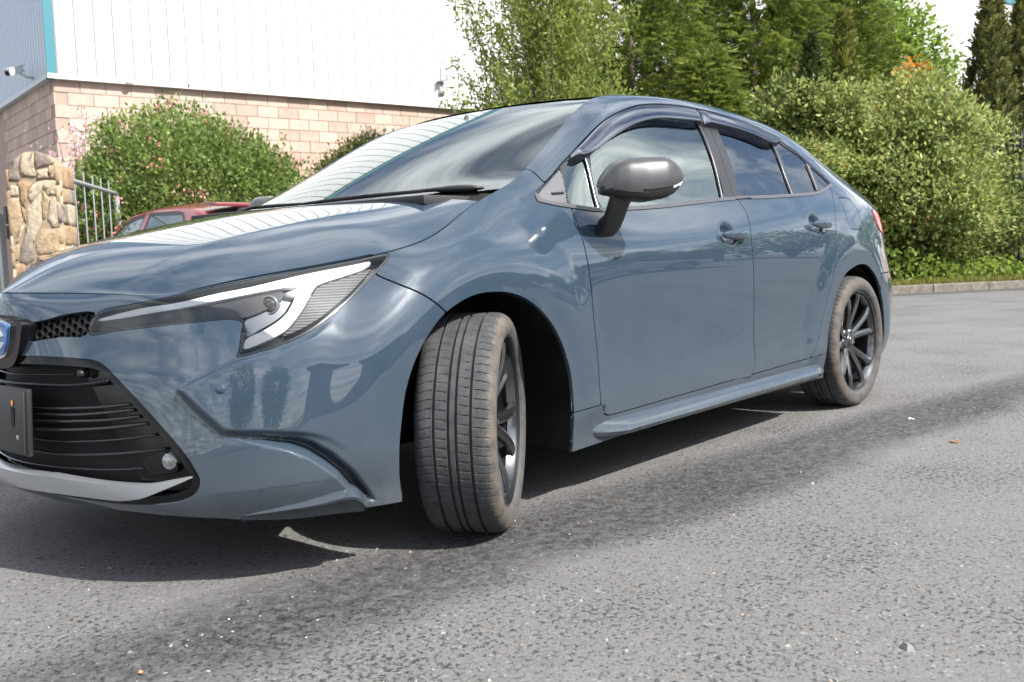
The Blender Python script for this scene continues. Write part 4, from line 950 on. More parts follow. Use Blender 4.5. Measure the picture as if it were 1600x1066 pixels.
def _mk(b, nm, mt):
    me = mesh(nm, b.v, b.f, True); me.set_sharp_from_angle(angle=R(40)); me.materials.append(mt); return me
LIPM, BARM, BACKM, HUBM, DISCM = _mk(_lip, 'rim_lip', RIM), _mk(_bar, 'rim_barrel', RIMDARK), _mk(_back, 'rim_back', MATT_BLACK), _mk(_hub, 'hub', RIM), _mk(_disc, 'brake_disc', DISC)
capm = mesh('hub_cap', *[x for x in (lambda b: (b.v, b.f))(MB().lathe([(0, .0675), (.016, .067), (.024, .065), (.0255, .0635), (.0255, .06)], 40))], True); capm.materials.append(CHROME_DARK)
def ring_pts(rx, rz, w, cx=0, cz=0, y=.0672, n=36):
    V = []; F = []
    for k in range(n):
        t = 2*math.pi*k/n
        for s, yy in ((1, 0), (1, .0012), (1-w/rx, .0012), (1-w/rx, 0)): V.append((cx+rx*s*math.cos(t), y+yy, cz+rz*s*math.sin(t)))
    for k in range(n):
        for j in range(3): F.append((k*4+j, k*4+j+1, ((k+1) % n)*4+j+1, ((k+1) % n)*4+j))
    return V, F
_e = MB(); _e.add(*ring_pts(.0165, .0115, .0028)).add(*ring_pts(.0055, .0112, .002)).add(*ring_pts(.0105, .005, .0018, cz=.0062))
capb = mesh('hub_badge', _e.v, _e.f); capb.materials.append(CHROME)
nutm = mesh('wheel_nut', *(lambda b: (b.v, b.f))(MB().lathe([(0, .062), (.007, .0615), (.0088, .058), (.0095, .04)], 6))); nutm.materials.append(CHROME_DARK)
# screws and a curly liner
def wheel(x, y, steer, spin, right=False):
    w = empty('wheel', (x, y, RT), 0, car); w.rotation_mode = 'XYZ'
    w.rotation_euler = (0, spin, steer) if not right else (0, spin, steer+math.pi)
    def put(me, nm, rot=0, loc=None):
        o = bpy.data.objects.new(nm, me); C.objects.link(o); o.parent = w; o.rotation_euler = (0, rot, 0)
        if loc: o.location = loc
        return o
    put(TYRE, 'tyre'); put(LIPM, 'rim_lip'); put(BARM, 'rim_barrel'); put(BACKM, 'rim_back'); put(HUBM, 'hub'); put(DISCM, 'brake_disc'); put(capm, 'hub_cap'); put(capb, 'hub_badge')
    for k in range(5):
        for me in _spk: put(me, 'spoke', k*2*math.pi/5)
        put(nutm, 'wheel_nut', 0, (.050*math.cos(k*2*math.pi/5+R(36)), -.004, .050*math.sin(k*2*math.pi/5+R(36))))
    return w
STEER = 0.558
wheel(0, .767, STEER, R(20)); wheel(0, -.767, STEER*.9, R(55), True); wheel(-2.64, .772, 0, R(-12)); wheel(-2.64, -.772, 0, R(30), True)
# ---------------------------------------------------------------- arch liners, underbody, cabin
def liner(cx, rad, ys):
    b = MB(); n = 40; V = []; F = []
    prof = [(rad+.004, ys[1]), (rad+.010, ys[1]-.03), (rad+.02, ys[1]-.10), (rad+.02, ys[0]), (rad-.05, ys[0]-.03)]
    a0, a1 = R(-22), R(202)
    m = len(prof)
    for k in range(n+1):
        t = a0+(a1-a0)*k/n
        wob = .006*math.sin(k*1.3)
        for j, (r, y) in enumerate(prof): rr = r+(wob if 0 < j < 4 else 0); V.append((cx+rr*math.cos(t), y, RT+rr*math.sin(t)))
    for k in range(n):
        for j in range(m-1): F.append((k*m+j, k*m+j+1, (k+1)*m+j+1, (k+1)*m+j))
    V = [(x, y, max(z, .175)) for x, y, z in V]
    both('wheel_arch_liner', V, F, LINER, (car, car))
for zz, xx in ((.29, -.372), (.56, -.300), (.205, -.366)):
    MB().lathe([(0, .006), (.007, .005), (.010, 0)], 12, Matrix.Translation((xx, .842, zz))).build('liner_clip', SATIN_BLACK, car, smooth=True)
liner(0, .374, (.50, .838)); liner(-2.64, .362, (.52, .838))
MB().box((-1.32, 0, .235), (1.75, 1.58, .06), None, .01).box((.58, 0, .25), (.4, .86, .05), None, .01).box((-3.2, 0, .29), (.4, 1.1, .05), None, .01).box((-.05, 0, .33), (.9, 1.0, .2)).box((-2.64, 0, .33), (.9, 1.0, .2)).build('underbody', MATT_BLACK, car)
for xx in (.02, -2.64): MB().tube([(xx, -.72, RT), (xx, .72, RT)], .035, 10).build('axle', MATT_BLACK, car)
# side skirts
def skirt():
    xs = np.linspace(-.46, -2.27, 60); V = []; F = []
    for i, x in enumerate(xs):
        t = (x-xs[0])/(xs[-1]-xs[0]); e = min(1, t/.09)**.6*min(1, (1-t)/.045)**.6
        z0 = .242+.012*t; p = .040*e
        for yy, zz in ((.838, z0+.006), (.842+p*.55, z0-.006-.004*e), (.843+p*.95, z0-.018-.012*e), (.844+p, z0-.024-.016*e), (.840+p*.85, z0-.034-.020*e), (.815, z0-.045-.020*e)): V.append((x, yy, zz))
    for i in range(59):
        for j in range(5): F.append((i*6+j, i*6+j+1, (i+1)*6+j+1, (i+1)*6+j))
    me_ = both('side_skirt', V, F, PAINT, (car, car)); me_[0].data.set_sharp_from_angle(angle=R(24))
skirt()
# cabin
cab = MB(); cab.box((-1.35, 0, .42), (1.9, 1.45, .05)).box((-2.6, 0, .95), (.6, 1.2, .03)); cab.build('cabin_floor', DASH, car)
d = MB(); d.tube([(-.30, -.68, .93), (-.30, .68, .93)], .13, 20, flat=.45); d.box((-.17, 0, .965), (.40, 1.25, .03), None, .01); d.build('dashboard', DASH, car, autosmooth=40)
for y in (-.36, .36):
    s = empty('front_seat', (-1.12, y, .45), 0, car)
    MB().box((0, 0, .10), (.50, .50, .16), None, .05).build('seat_cushion', SEAT, s, autosmooth=50)
    MB().box((-.30, 0, .43), (.14, .48, .60), Matrix.Rotation(R(-16), 3, 'Y'), .05).build('seat_back', SEAT, s, autosmooth=50)
    MB().box((-.395, 0, .78), (.09, .27, .17), Matrix.Rotation(R(-10), 3, 'Y'), .04).build('headrest', SEAT, s, autosmooth=50)
s = empty('rear_seat', (-2.0, 0, .45), 0, car)
MB().box((0, 0, .1), (.5, 1.25, .16), None, .05).build('seat_cushion', SEAT, s, autosmooth=50); MB().box((-.32, 0, .42), (.14, 1.25, .6), Matrix.Rotation(R(-20), 3, 'Y'), .05).build('seat_back', SEAT, s, autosmooth=50)
M = Matrix.Translation((-.56, -.36, .93)) @ Matrix.Rotation(R(22), 4, 'Y') @ Matrix.Rotation(R(90), 4, 'Z')
st = MB(); t = np.linspace(0, 2*math.pi, 41)[:-1]; V = []; F = []
for k, a in enumerate(t):
    for j in range(8): q = 2*math.pi*j/8; V.append(M @ Vector(((.18+.015*math.cos(q))*math.cos(a), .015*math.sin(q), (.18+.015*math.cos(q))*math.sin(a))))
for k in range(40):
    for j in range(8): F.append((k*8+j, k*8+(j+1) % 8, ((k+1) % 40)*8+(j+1) % 8, ((k+1) % 40)*8+j))
st.add(V, F); st.tube([M @ Vector((-.17, 0, 0)), M @ Vector((.17, 0, 0))], .025, 8); st.build('steering_wheel', DASH, car, smooth=True)
MB().box((-.80, 0, 1.285), (.03, .24, .06), None, .012).tube([(-.80, 0, 1.30), (-.84, 0, 1.345)], .008, 8).build('rear_view_mirror', SATIN_BLACK, car, autosmooth=40)
# cowl, wipers, screen band, stickers
ce = np.array([(.055, 0, .962), (.04, .2, .958), (.0, .4, .952), (-.06, .58, .948), (-.115, .69, .948)]); cw = np.array([(-.03, 0, .985), (-.045, .2, .987), (-.09, .4, .990), (-.16, .58, .992), (-.225, .68, .99)])
A = catmull(ce, False, 8); B_ = catmull(cw, False, 8); m = len(A); V = np.vstack([A-[0, 0, .02], A*.5+B_*.5-[0, 0, .016], B_-[0, 0, .004]]); F = [(r*m+i, r*m+i+1, (r+1)*m+i+1, (r+1)*m+i) for r in range(2) for i in range(m-1)]
V, F = mirror_join(V, F); obj('cowl', mesh('cowl', V, F, True), MATT_BLACK, car)
def on_glass(l, t, off):
    """point on the windshield: l 0 base..1 header, t -1..1 across"""
    i = l*(len(WSHIELD.us)-1); j = abs(t)*(len(WSHIELD.vs)-1); i0, j0 = int(min(i, len(WSHIELD.us)-2)), int(min(j, len(WSHIELD.vs)-2))
    a, b = i-i0, j-j0; f = lambda G: (1-a)*(1-b)*G[i0, j0]+a*(1-b)*G[i0+1, j0]+(1-a)*b*G[i0, j0+1]+a*b*G[i0+1, j0+1]
    p = f(WSHIELD.S)+f(WSHIELD.n)*off; p = p.copy(); p[1] = abs(p[1])*(1 if t >= 0 else -1); return tuple(p)
def wiper(t0, t1, l0, l1, arm0):
    w = empty('wiper', parent=car)
    pts = [on_glass(l0+(l1-l0)*k/14+.01*math.sin(math.pi*k/14), t0+(t1-t0)*k/14, .008) for k in range(15)]
    MB().tube(pts, [.003+.0035*math.sin(math.pi*k/14)**.5 for k in range(15)], 6).build('wiper_blade', MATT_BLACK, w, smooth=True)
    mid = on_glass((l0+l1)/2+.008, (t0+t1)/2, .013)
    a = np.array(arm0); b = np.array(mid); arm = [a*(1-k/10)+b*k/10+np.array((0, 0, .004*math.sin(math.pi*k/10))) for k in range(11)]
    MB().tube([tuple(p) for p in arm], [.008, .020, .022, .018, .012, .008, .006, .005, .005, .005, .005], 8, flat=.55).build('wiper_arm', SATIN_BLACK, w, smooth=True)
wiper(-.90, .02, .004, .012, (-.03, -.40, .975))
wiper(-.02, .78, .010, .022, (-.195, .655, 1.003))
for (l, t, dl, dt, col) in ((.90, .60, .020, .055, (.85, .86, .86)), (.955, .62, .014, .055, (.85, .62, .60))):
    V = [on_glass(l-dl, t-dt, -.006), on_glass(l-dl, t+dt, -.006), on_glass(l+dl, t+dt, -.006), on_glass(l+dl, t-dt, -.006)]
    obj('windshield_sticker', mesh('windshield_sticker', V, [(0, 1, 2, 3)]), mat('sticker_paper', col, .6), car)
lu, tv = np.meshgrid(WSHIELD.us, WSHIELD.vs, indexing='ij')
band = np.maximum.reduce([.035-np.minimum(lu*1.2+0, 1), (tv-.955)*.7, (lu-.965)*1.0])
panel('windshield_band', WSHIELD, band, mat('frit_band', (.03, .03, .034), .5), car, offset=-.006, hem=0, join=True)
# ---------------------------------------------------------------- ground
def asphalt_mat():
    m = mat('worn_asphalt', (.12, .12, .12), .85, spec=.3); N, L, b = nodes(m)
    geo = add(m, 'ShaderNodeNewGeometry'); pos = geo.outputs['Position']; sp = add(m, 'ShaderNodeSeparateXYZ'); L.new(pos, sp.inputs[0])
    v1 = add(m, 'ShaderNodeTexVoronoi', Scale=150.0); v1.feature = 'F1'; L.new(pos, v1.inputs['Vector'])
    nz = add(m, 'ShaderNodeTexNoise', Scale=170.0, Detail=6.0, Roughness=.75); L.new(pos, nz.inputs['Vector'])
    pit = add(m, 'ShaderNodeTexNoise', Scale=74.0, Detail=7.0, Roughness=.70, Distortion=.6); L.new(pos, pit.inputs['Vector'])
    n2 = add(m, 'ShaderNodeTexNoise', Scale=1.3, Detail=8.0, Roughness=.62); L.new(pos, n2.inputs['Vector'])
    n3 = add(m, 'ShaderNodeTexNoise', Scale=.35, Detail=4.0); L.new(pos, n3.inputs['Vector'])
    # worn stone tops: small grey differences, the odd pale or rusty chip
    bw = add(m, 'ShaderNodeSeparateColor'); L.new(v1.outputs['Color'], bw.inputs[0])
    chips = ramp(m, bw.outputs[0], [(0, (.228, .228, .230)), (.5, (.265, .263, .260)), (.93, (.292, .289, .284)), (.98, (.34, .336, .33)), (.994, (.44, .43, .42)), (.998, (.44, .43, .42)), (1, (.30, .21, .16))])
    # dark pits and gaps between the stones; denser where the surface is less worn
    wear = add(m, 'ShaderNodeMapRange'); wear.inputs[1].default_value = .32; wear.inputs[2].default_value = .68; wear.inputs[3].default_value = .50; wear.inputs[4].default_value = .615; L.new(n2.outputs['Fac'], wear.inputs[0])
    pd = add(m, 'ShaderNodeMath', operation='SUBTRACT'); L.new(pit.outputs['Fac'], pd.inputs[0]); L.new(wear.outputs[0], pd.inputs[1])
    pits = ramp(m, pd.outputs[0], [(0, (0, 0, 0)), (.055, (1, 1, 1))])
    col = mixc(m, pits.outputs[0], chips.outputs[0], (.072, .072, .074))
    fine = ramp(m, nz.outputs['Fac'], [(.32, (.72, .72, .72)), (.70, (1.22, 1.22, 1.22))]); col = mixc(m, 1.0, col, fine.outputs[0], 'MULTIPLY')
    big = ramp(m, n3.outputs['Fac'], [(.35, (.96, .96, .96)), (.65, (1.04, 1.04, 1.035))]); col = mixc(m, 1.0, col, big.outputs[0], 'MULTIPLY')
    # the damp, oil-darkened wheel track that runs beside the car
    def gauss(src, c0, w):
        a = add(m, 'ShaderNodeMath', operation='SUBTRACT'); L.new(src, a.inputs[0]); a.inputs[1].default_value = c0
        q = add(m, 'ShaderNodeMath', operation='DIVIDE'); L.new(a.outputs[0], q.inputs[0]); q.inputs[1].default_value = w
        p = add(m, 'ShaderNodeMath', operation='POWER'); L.new(q.outputs[0], p.inputs[0]); p.inputs[1].default_value = 2
        return p.outputs[0]
    wob = add(m, 'ShaderNodeMath', operation='MULTIPLY_ADD'); L.new(n2.outputs['Fac'], wob.inputs[0]); wob.inputs[1].default_value = .34; tl = add(m, 'ShaderNodeMath', operation='MULTIPLY_ADD'); L.new(sp.outputs['X'], tl.inputs[0]); tl.inputs[1].default_value = .11; L.new(sp.outputs['Y'], tl.inputs[2]); L.new(tl.outputs[0], wob.inputs[2])
    gy = gauss(wob.outputs[0], 1.125, .30); gx = gauss(sp.outputs['X'], -1.3, 4.3)
    sm = add(m, 'ShaderNodeMath', operation='ADD'); L.new(gy, sm.inputs[0]); L.new(gx, sm.inputs[1])
    band = ramp(m, sm.outputs[0], [(.25, (1, 1, 1)), (1.25, (0, 0, 0))])
    n4 = add(m, 'ShaderNodeTexNoise', Scale=24.0, Detail=9.0, Roughness=.8); L.new(pos, n4.inputs['Vector'])
    br = ramp(m, n4.outputs['Fac'], [(.38, (.30, .30, .30)), (.58, (1, 1, 1))])
    bm_ = add(m, 'ShaderNodeMath', operation='MULTIPLY'); L.new(band.outputs[0], bm_.inputs[0]); L.new(br.outputs[0], bm_.inputs[1])
    col = mixc(m, bm_.outputs[0], col, mixc(m, 1.0, col, (.27, .27, .28, 1), 'MULTIPLY'))
    # scattered dark scuffs
    n5 = add(m, 'ShaderNodeTexNoise', Scale=2.1, Detail=9.0, Roughness=.72); L.new(pos, n5.inputs['Vector'])
    sc = ramp(m, n5.outputs['Fac'], [(.58, (0, 0, 0)), (.70, (.45, .45, .45))]); col = mixc(m, sc.outputs[0], col, mixc(m, 1.0, col, (.55, .55, .55, 1), 'MULTIPLY'))
    col = mixc(m, 1.0, col, (.62, .62, .625, 1), 'MULTIPLY')
    L.new(col, b.inputs['Base Color'])
    h1 = add(m, 'ShaderNodeMath', operation='MULTIPLY_ADD'); L.new(pits.outputs[0], h1.inputs[0]); h1.inputs[1].default_value = -.9; L.new(nz.outputs['Fac'], h1.inputs[2])
    bp = add(m, 'ShaderNodeBump', Strength=.55, Distance=.006); L.new(h1.outputs[0], bp.inputs['Height']); L.new(bp.outputs[0], b.inputs['Normal'])
    return m
ASPHALT = asphalt_mat()
tag(obj('asphalt_ground', mesh('asphalt_ground', [(-300, -300, 0), (300, -300, 0), (300, 300, 0), (-300, 300, 0)], [(0, 1, 2, 3)]), ASPHALT), kind='structure')
# loose chips lying on the tarmac
STONE_CHIP = mat('loose_chips', (.32, .31, .29), .8)
def chips_obj():
    N, L, b = nodes(STONE_CHIP); oi = add(STONE_CHIP, 'ShaderNodeNewGeometry'); r = ramp(STONE_CHIP, oi.outputs['Random Per Island'], [(0, (.10, .10, .10)), (.4, (.22, .215, .21)), (.8, (.34, .33, .31)), (.92, (.50, .48, .45)), (1, (.34, .20, .13))]); L.new(r.outputs[0], b.inputs['Base Color'])
    n = 1500; V = []; F = []
    base = np.array([(-1, -.6, -.2), (1, -.7, -.2), (.8, .8, -.2), (-.7, .7, -.2), (-.5, -.3, .55), (.5, -.35, .5), (.4, .4, .6), (-.4, .35, .45)])
    fs = [(0, 1, 5, 4), (1, 2, 6, 5), (2, 3, 7, 6), (3, 0, 4, 7), (4, 5, 6, 7)]
    for k in range(n):
        d = 1.2+7*rng.random()**1.6; a = YAW+R(rng.uniform(-30, 30)); x = CAM_LOC[0]+d*math.cos(a); y = CAM_LOC[1]+d*math.sin(a)
        if abs(y) < .55 and -3 < x < .8: continue
        s = .0022+.0035*rng.random()**3; t = rng.random()*6.28; c_, s_ = math.cos(t), math.sin(t)
        q = base*np.array([s*rng.uniform(.8, 1.5), s*rng.uniform(.6, 1.1), s*rng.uniform(.5, .9)])+rng.normal(0, s*.14, (8, 3)); b0 = len(V)
        for p in q: V.append((x+p[0]*c_-p[1]*s_, y+p[0]*s_+p[1]*c_, p[2]+.0012))
        F += [tuple(b0+i for i in f) for f in fs]
    tag(obj('loose_gravel', mesh('loose_gravel', V, F), STONE_CHIP), 'small loose stone chips scattered over the worn asphalt', 'gravel', kind='stuff')
chips_obj()
def scrap(name, loc, s, col, label, cat, rz):
    nx = 7; V = []; F = []
    for i in range(nx):
        for j in range(5):
            u, w = i/(nx-1)*2-1, j/4*2-1; wd = (1-abs(u)**1.8)*.55+.05
            V.append((s*u, s*w*wd, .003+s*.28*(w*wd)**2+s*.20*u*u+.08*s*math.sin(3*u+2*w)))
    F = [(i*5+j, (i+1)*5+j, (i+1)*5+j+1, i*5+j+1) for i in range(nx-1) for j in range(4)]
    o = obj(name, mesh(name, V, F, True), mat(name+'_skin', col, .7)); o.location = loc; o.rotation_euler = (0, 0, rz); tag(o, label, cat)
scrap('petal', (-2.375, 1.211, 0), .020, (.80, .76, .66), 'pale cream petal lying on the asphalt near the rear wheel', 'petal', .6)
scrap('dry_leaf', (-1.949, 1.521, 0), .022, (.30, .14, .06), 'curled brown dry leaf on the asphalt right of the dark track', 'leaf', 2.2)
scrap('dry_leaf', (1.136, .905, 0), .008, (.55, .26, .10), 'tiny orange leaf fragment on the dark track at lower left', 'leaf', 1.0)
b = MB(); b.add([(-.016, -.008, 0), (.014, -.010, 0), (.018, .006, 0), (-.010, .010, 0), (-.010, -.003, .011), (.006, -.004, .013), (.010, .004, .010), (-.006, .005, .009)], [(0, 1, 5, 4), (1, 2, 6, 5), (2, 3, 7, 6), (3, 0, 4, 7), (4, 5, 6, 7)])
o = b.build('pebble', mat('pebble_grey', (.22, .22, .225), .8)); o.location = (.15, 2.051, .0); o.rotation_euler = (0, 0, .9); tag(o, 'single grey pebble on the asphalt near the lower right', 'pebble')
# ---------------------------------------------------------------- kerb and verge
KD = Vector((-.832, .555, 0)); KN = Vector((-.555, -.832, 0))             # along the kerb (to the right), away from the camera
K0 = Vector((-12.613, -2.447, 0))
CONC = mat('kerb_concrete', (.30, .27, .24), .9)
def conc_nodes():
    N, L, b = nodes(CONC); g = add(CONC, 'ShaderNodeNewGeometry'); n = add(CONC, 'ShaderNodeTexNoise', Scale=9.0, Detail=9.0, Roughness=.7); L.new(g.outputs['Position'], n.inputs['Vector'])
    r = ramp(CONC, n.outputs['Fac'], [(.3, (.09, .085, .065)), (.55, (.20, .18, .155)), (.75, (.30, .27, .24))]); L.new(r.outputs[0], b.inputs['Base Color'])
    bp = add(CONC, 'ShaderNodeBump', Strength=.5, Distance=.01); L.new(n.outputs['Fac'], bp.inputs['Height']); L.new(bp.outputs[0], b.inputs['Normal'])
conc_nodes()
kerb = tag(empty('kerb', tuple(K0)), 'low weathered concrete kerb edging the planted verge', 'kerb', kind='structure')
kang = math.atan2(KD.y, KD.x)
_kb = MB().box((0, 0, .02), (.985, .14, .19), None, .014); kme = mesh('kerb_stone', _kb.v, _kb.f); kme.materials.append(CONC)
for i in range(-7, 9):
    o = bpy.data.objects.new('kerb_stone', kme); C.objects.link(o); o.parent = kerb; p = KD*(i*1.0+.15)+KN*.07
    o.location = (p.x, p.y, rng.uniform(-.006, .006)); o.rotation_euler = (rng.normal(0, .01), rng.normal(0, .006), kang+rng.normal(0, .008))
SOIL = mat('verge_soil', (.09, .07, .045), 1)
def soil_nodes():
    N, L, b = nodes(SOIL); g = add(SOIL, 'ShaderNodeNewGeometry'); n = add(SOIL, 'ShaderNodeTexNoise', Scale=5.0, Detail=8.0); L.new(g.outputs['Position'], n.inputs['Vector'])
    r = ramp(SOIL, n.outputs['Fac'], [(.35, (.05, .06, .02)), (.55, (.13, .11, .055)), (.7, (.20, .17, .09))]); L.new(r.outputs[0], b.inputs['Base Color'])
soil_nodes()
def kp(a, b, z=0): p = K0+KD*a+KN*b; return (p.x, p.y, z)
tag(obj('verge', mesh('verge', [kp(-9, .14, .10), kp(9, .14, .10), kp(30, 3, .15), kp(30, 26, .2), kp(-9, 26, .2)], [(0, 1, 2, 3, 4)]), SOIL), kind='structure')
# fresh dark asphalt strip along the gutter
DARKTAR = mat('dark_gutter_asphalt', (.075, .072, .070), .9)
tag(obj('gutter_strip', mesh('gutter_strip', [kp(-8, -.42, .004), kp(9, -.42, .004), kp(9, 0, .004), kp(-8, 0, .004)], [(0, 1, 2, 3)]), DARKTAR), kind='structure')
# ---------------------------------------------------------------- foliage tools
def leaf_mat(name, c0, c1, trans=.35, rough=.5, spec=.35):
    """diffuse+translucent leaf, tone from a per-leaf attribute"""
    m = bpy.data.materials.new(name); m.use_nodes = True; nt = m.node_tree; N, L = nt.nodes, nt.links; b = N['Principled BSDF']; out = N['Material Output']
    at = N.new('ShaderNodeAttribute'); at.attribute_name = 'tone'
    r = ramp(m, at.outputs['Fac'], [(0, c0), (1, c1)]); L.new(r.outputs[0], b.inputs['Base Color']); b.inputs['Roughness'].default_value = rough; b.inputs['Specular IOR Level'].default_value = spec
    t = N.new('ShaderNodeBsdfTranslucent'); hs = N.new('ShaderNodeHueSaturation'); hs.inputs['Value'].default_value = 1.25; hs.inputs['Hue'].default_value = .485; L.new(r.outputs[0], hs.inputs['Color']); L.new(hs.outputs[0], t.inputs[0])
    mx = N.new('ShaderNodeMixShader'); mx.inputs[0].default_value = trans; L.new(b.outputs[0], mx.inputs[1]); L.new(t.outputs[0], mx.inputs[2]); L.new(mx.outputs[0], out.inputs[0])
    return m
def unit(v): return v/(np.linalg.norm(v, axis=-1, keepdims=True)+1e-9)
def leaves(name, P, T, Nn, ln, wd, tone, mt, parent, fold=.25):
    """kite-shaped leaves: base P, direction T, normal Nn"""
    n = len(P); T = unit(T); S = unit(np.cross(T, Nn)); Nn = np.cross(S, T)
    ln = np.broadcast_to(ln, (n,))[:, None]; wd = np.broadcast_to(wd, (n,))[:, None]
    V = np.stack([P, P+T*ln*.45+S*wd*.5-Nn*wd*fold, P+T*ln, P+T*ln*.45-S*wd*.5-Nn*wd*fold], 1).reshape(-1, 3).astype(np.float32)
    me = bpy.data.meshes.new(name); me.vertices.add(4*n); me.vertices.foreach_set('co', V.ravel()); me.loops.add(4*n); me.loops.foreach_set('vertex_index', np.arange(4*n, dtype=np.int32))
    me.polygons.add(n); me.polygons.foreach_set('loop_start', np.arange(0, 4*n, 4, dtype=np.int32)); me.polygons.foreach_set('loop_total', np.full(n, 4, np.int32)); me.update(calc_edges=True)
    a = me.attributes.new('tone', 'FLOAT', 'POINT'); a.data.foreach_set('value', np.repeat(np.clip(tone, 0, 1), 4).astype(np.float32))
    return obj(name, me, mt, parent)
def rdir(n): return unit(rng.normal(size=(n, 3)))
def lump(D, k, amp, seed):
    """lumpy radius factor as a function of direction"""
    g = np.random.default_rng(seed); out = np.ones(len(D))
    for _ in range(k):
        a = unit(g.normal(size=3)); w = g.uniform(2.5, 7); out += amp*g.uniform(-.6, 1)*np.exp(-w*(1-D@a))
    return out
def shrub_crown(center, rad, nclust, per, leaf, spread, seed, up=.35, shell=.30, zcut=-.9, lumps=26, amp=.35, drop=0.0):
    """leaf positions/orientations of a rounded crown made of leaf clumps"""
    D = rdir(nclust*2); D = D[D[:, 2] > zcut][:nclust]; c = np.array(center); rad = np.array(rad)
    f = lump(D, lumps, amp, seed); rr = (1-np.abs(rng.normal(0, shell, len(D)))).clip(.12, 1.03)
    cp = c+D*rad*(f*rr)[:, None]; od = unit(D/rad)
    k = rng.poisson(per, len(cp)).clip(3); idx = np.repeat(np.arange(len(cp)), k)
    P = cp[idx]+rng.normal(0, 1, (len(idx), 3))*spread; O = unit(od[idx]+rng.normal(0, .8, (len(idx), 3)))
    T = unit(O+np.array((0, 0, up-drop))); Nn = unit(rdir(len(idx))*.8+np.array((0, 0, .9))+od[idx]*.4)
    tone = np.clip(.45+.30*rng.normal(0, 1, len(cp))[idx]*.6+.22*rng.normal(0, 1, len(idx)), 0, 1)
    return P, T, Nn, tone, cp
BARK = mat('bark', (.10, .08, .06), .95)
def limbs(name, base, tops, r0, parent, seed=0):
    g = np.random.default_rng(seed); b = MB(); base = np.array(base, float)
    for k, t in enumerate(tops):
        t = np.array(t); n = 7; pts = []
        fork = base+np.array((0, 0, .25*(t[2]-base[2])))*g.uniform(.3, 1)
        for i in range(n):
            f = i/(n-1); p = base*(1-f)+t*f; p = p+np.array((0, 0, 1))*np.sin(f*math.pi)*.1*np.linalg.norm(t-base)*.5+g.normal(0, .03, 3)*np.sin(f*math.pi)*np.linalg.norm(t-base)*.5; pts.append(p)
        b.tube([tuple(p) for p in pts], [r0*(1-.85*i/(n-1)) for i in range(n)], 6)
    return b.build(name, BARK, parent, smooth=True)
# ---------------------------------------------------------------- shrubs and trees
def plant(name, loc, label, cat, group=None):
    return tag(empty(name, loc), label, cat, group)
LEAF_HAW = leaf_mat('hawthorn_leaf', (.080, .135, .030), (.26, .35, .10), .40)
LEAF_GLOSS = leaf_mat('evergreen_leaf', (.075, .13, .032), (.50, .55, .19), .40, .46, .4)
LEAF_WIL = leaf_mat('willow_leaf', (.13, .18, .035), (.30, .36, .09), .45)
LEAF_CON = leaf_mat('conifer_spray', (.045, .085, .016), (.24, .31, .065), .38)
LEAF_DARKCON = leaf_mat('dark_conifer_spray', (.020, .040, .012), (.105, .14, .035), .25)
LEAF_GOLD = leaf_mat('golden_cypress_spray', (.06, .085, .014), (.27, .28, .06), .3)
LEAF_THUJA = leaf_mat('thuja_spray', (.040, .060, .018), (.28, .28, .085), .3)
LEAF_MAPLE = leaf_mat('bright_leaf', (.10, .18, .025), (.26, .36, .07), .5)
LEAF_RED = leaf_mat('reddish_shoot', (.22, .07, .03), (.42, .20, .07), .35)
LEAF_ORANGE = leaf_mat('orange_shoot', (.45, .20, .02), (.65, .36, .06), .4)
BLOSSOM = leaf_mat('pink_blossom', (.55, .10, .14), (.80, .36, .40), .3)
BLOSSOM2 = leaf_mat('pale_pink_blossom', (.75, .38, .45), (.88, .70, .74), .4)
# hawthorn with pink blossom beside the building
def hawthorn():
    r = plant('hawthorn_bush', (-5.3, -9.3, 0), 'big rounded green bush dotted with pink blossom below the brick wall', 'bush')
    P, T, Nn, tone, cp = shrub_crown((0, 0, 1.22), (1.55, 1.50, 1.18), 3400, 21, .04, .075, 11, shell=.22, amp=.30, lumps=34)
    leaves('foliage', P, T, Nn, rng.uniform(.045, .08, len(P)), rng.uniform(.03, .05, len(P)), tone, LEAF_HAW, r)
    D = rdir(900); D = D[D[:, 2] > -.3]; f = lump(D, 34, .30, 11); Q = np.array((0, 0, 1.22))+D*np.array((1.55, 1.50, 1.18))*(f*rng.uniform(.9, 1.04, len(D)))[:, None]
    keep = rng.random(len(Q)) < .10+.35*(np.sin(Q[:, 0]*3.1+Q[:, 2]*2.3) > .4); Q = Q[keep]; k = np.repeat(np.arange(len(Q)), 7); QQ = Q[k]+rng.normal(0, .035, (len(k), 3))
    leaves('blossom', QQ, rdir(len(k)), rdir(len(k)), .036, .032, rng.random(len(k)), BLOSSOM, r)
    # long shoots at the top
    sp = []; 
    for s in range(26):
        a = rng.uniform(0, 6.28); p0 = np.array((math.cos(a)*rng.uniform(.2, 1.2), math.sin(a)*rng.uniform(.2, 1.2), 2.05)); d = unit(np.array((math.cos(a)*.4, math.sin(a)*.4, 1))+rng.normal(0, .2, 3))
        t = rng.uniform(0, 1, 60); sp.append(p0+d*(t*.62)[:, None]+rng.normal(0, .045, (60, 3)))
    sp = np.vstack(sp); leaves('shoots', sp, rdir(len(sp))+np.array((0, 0, .6)), rdir(len(sp)), .05, .03, rng.random(len(sp)), LEAF_HAW, r)
    limbs('trunk', (0, 0, 0), [cp[i] for i in rng.integers(0, len(cp), 16)], .06, r, 1)
hawthorn()
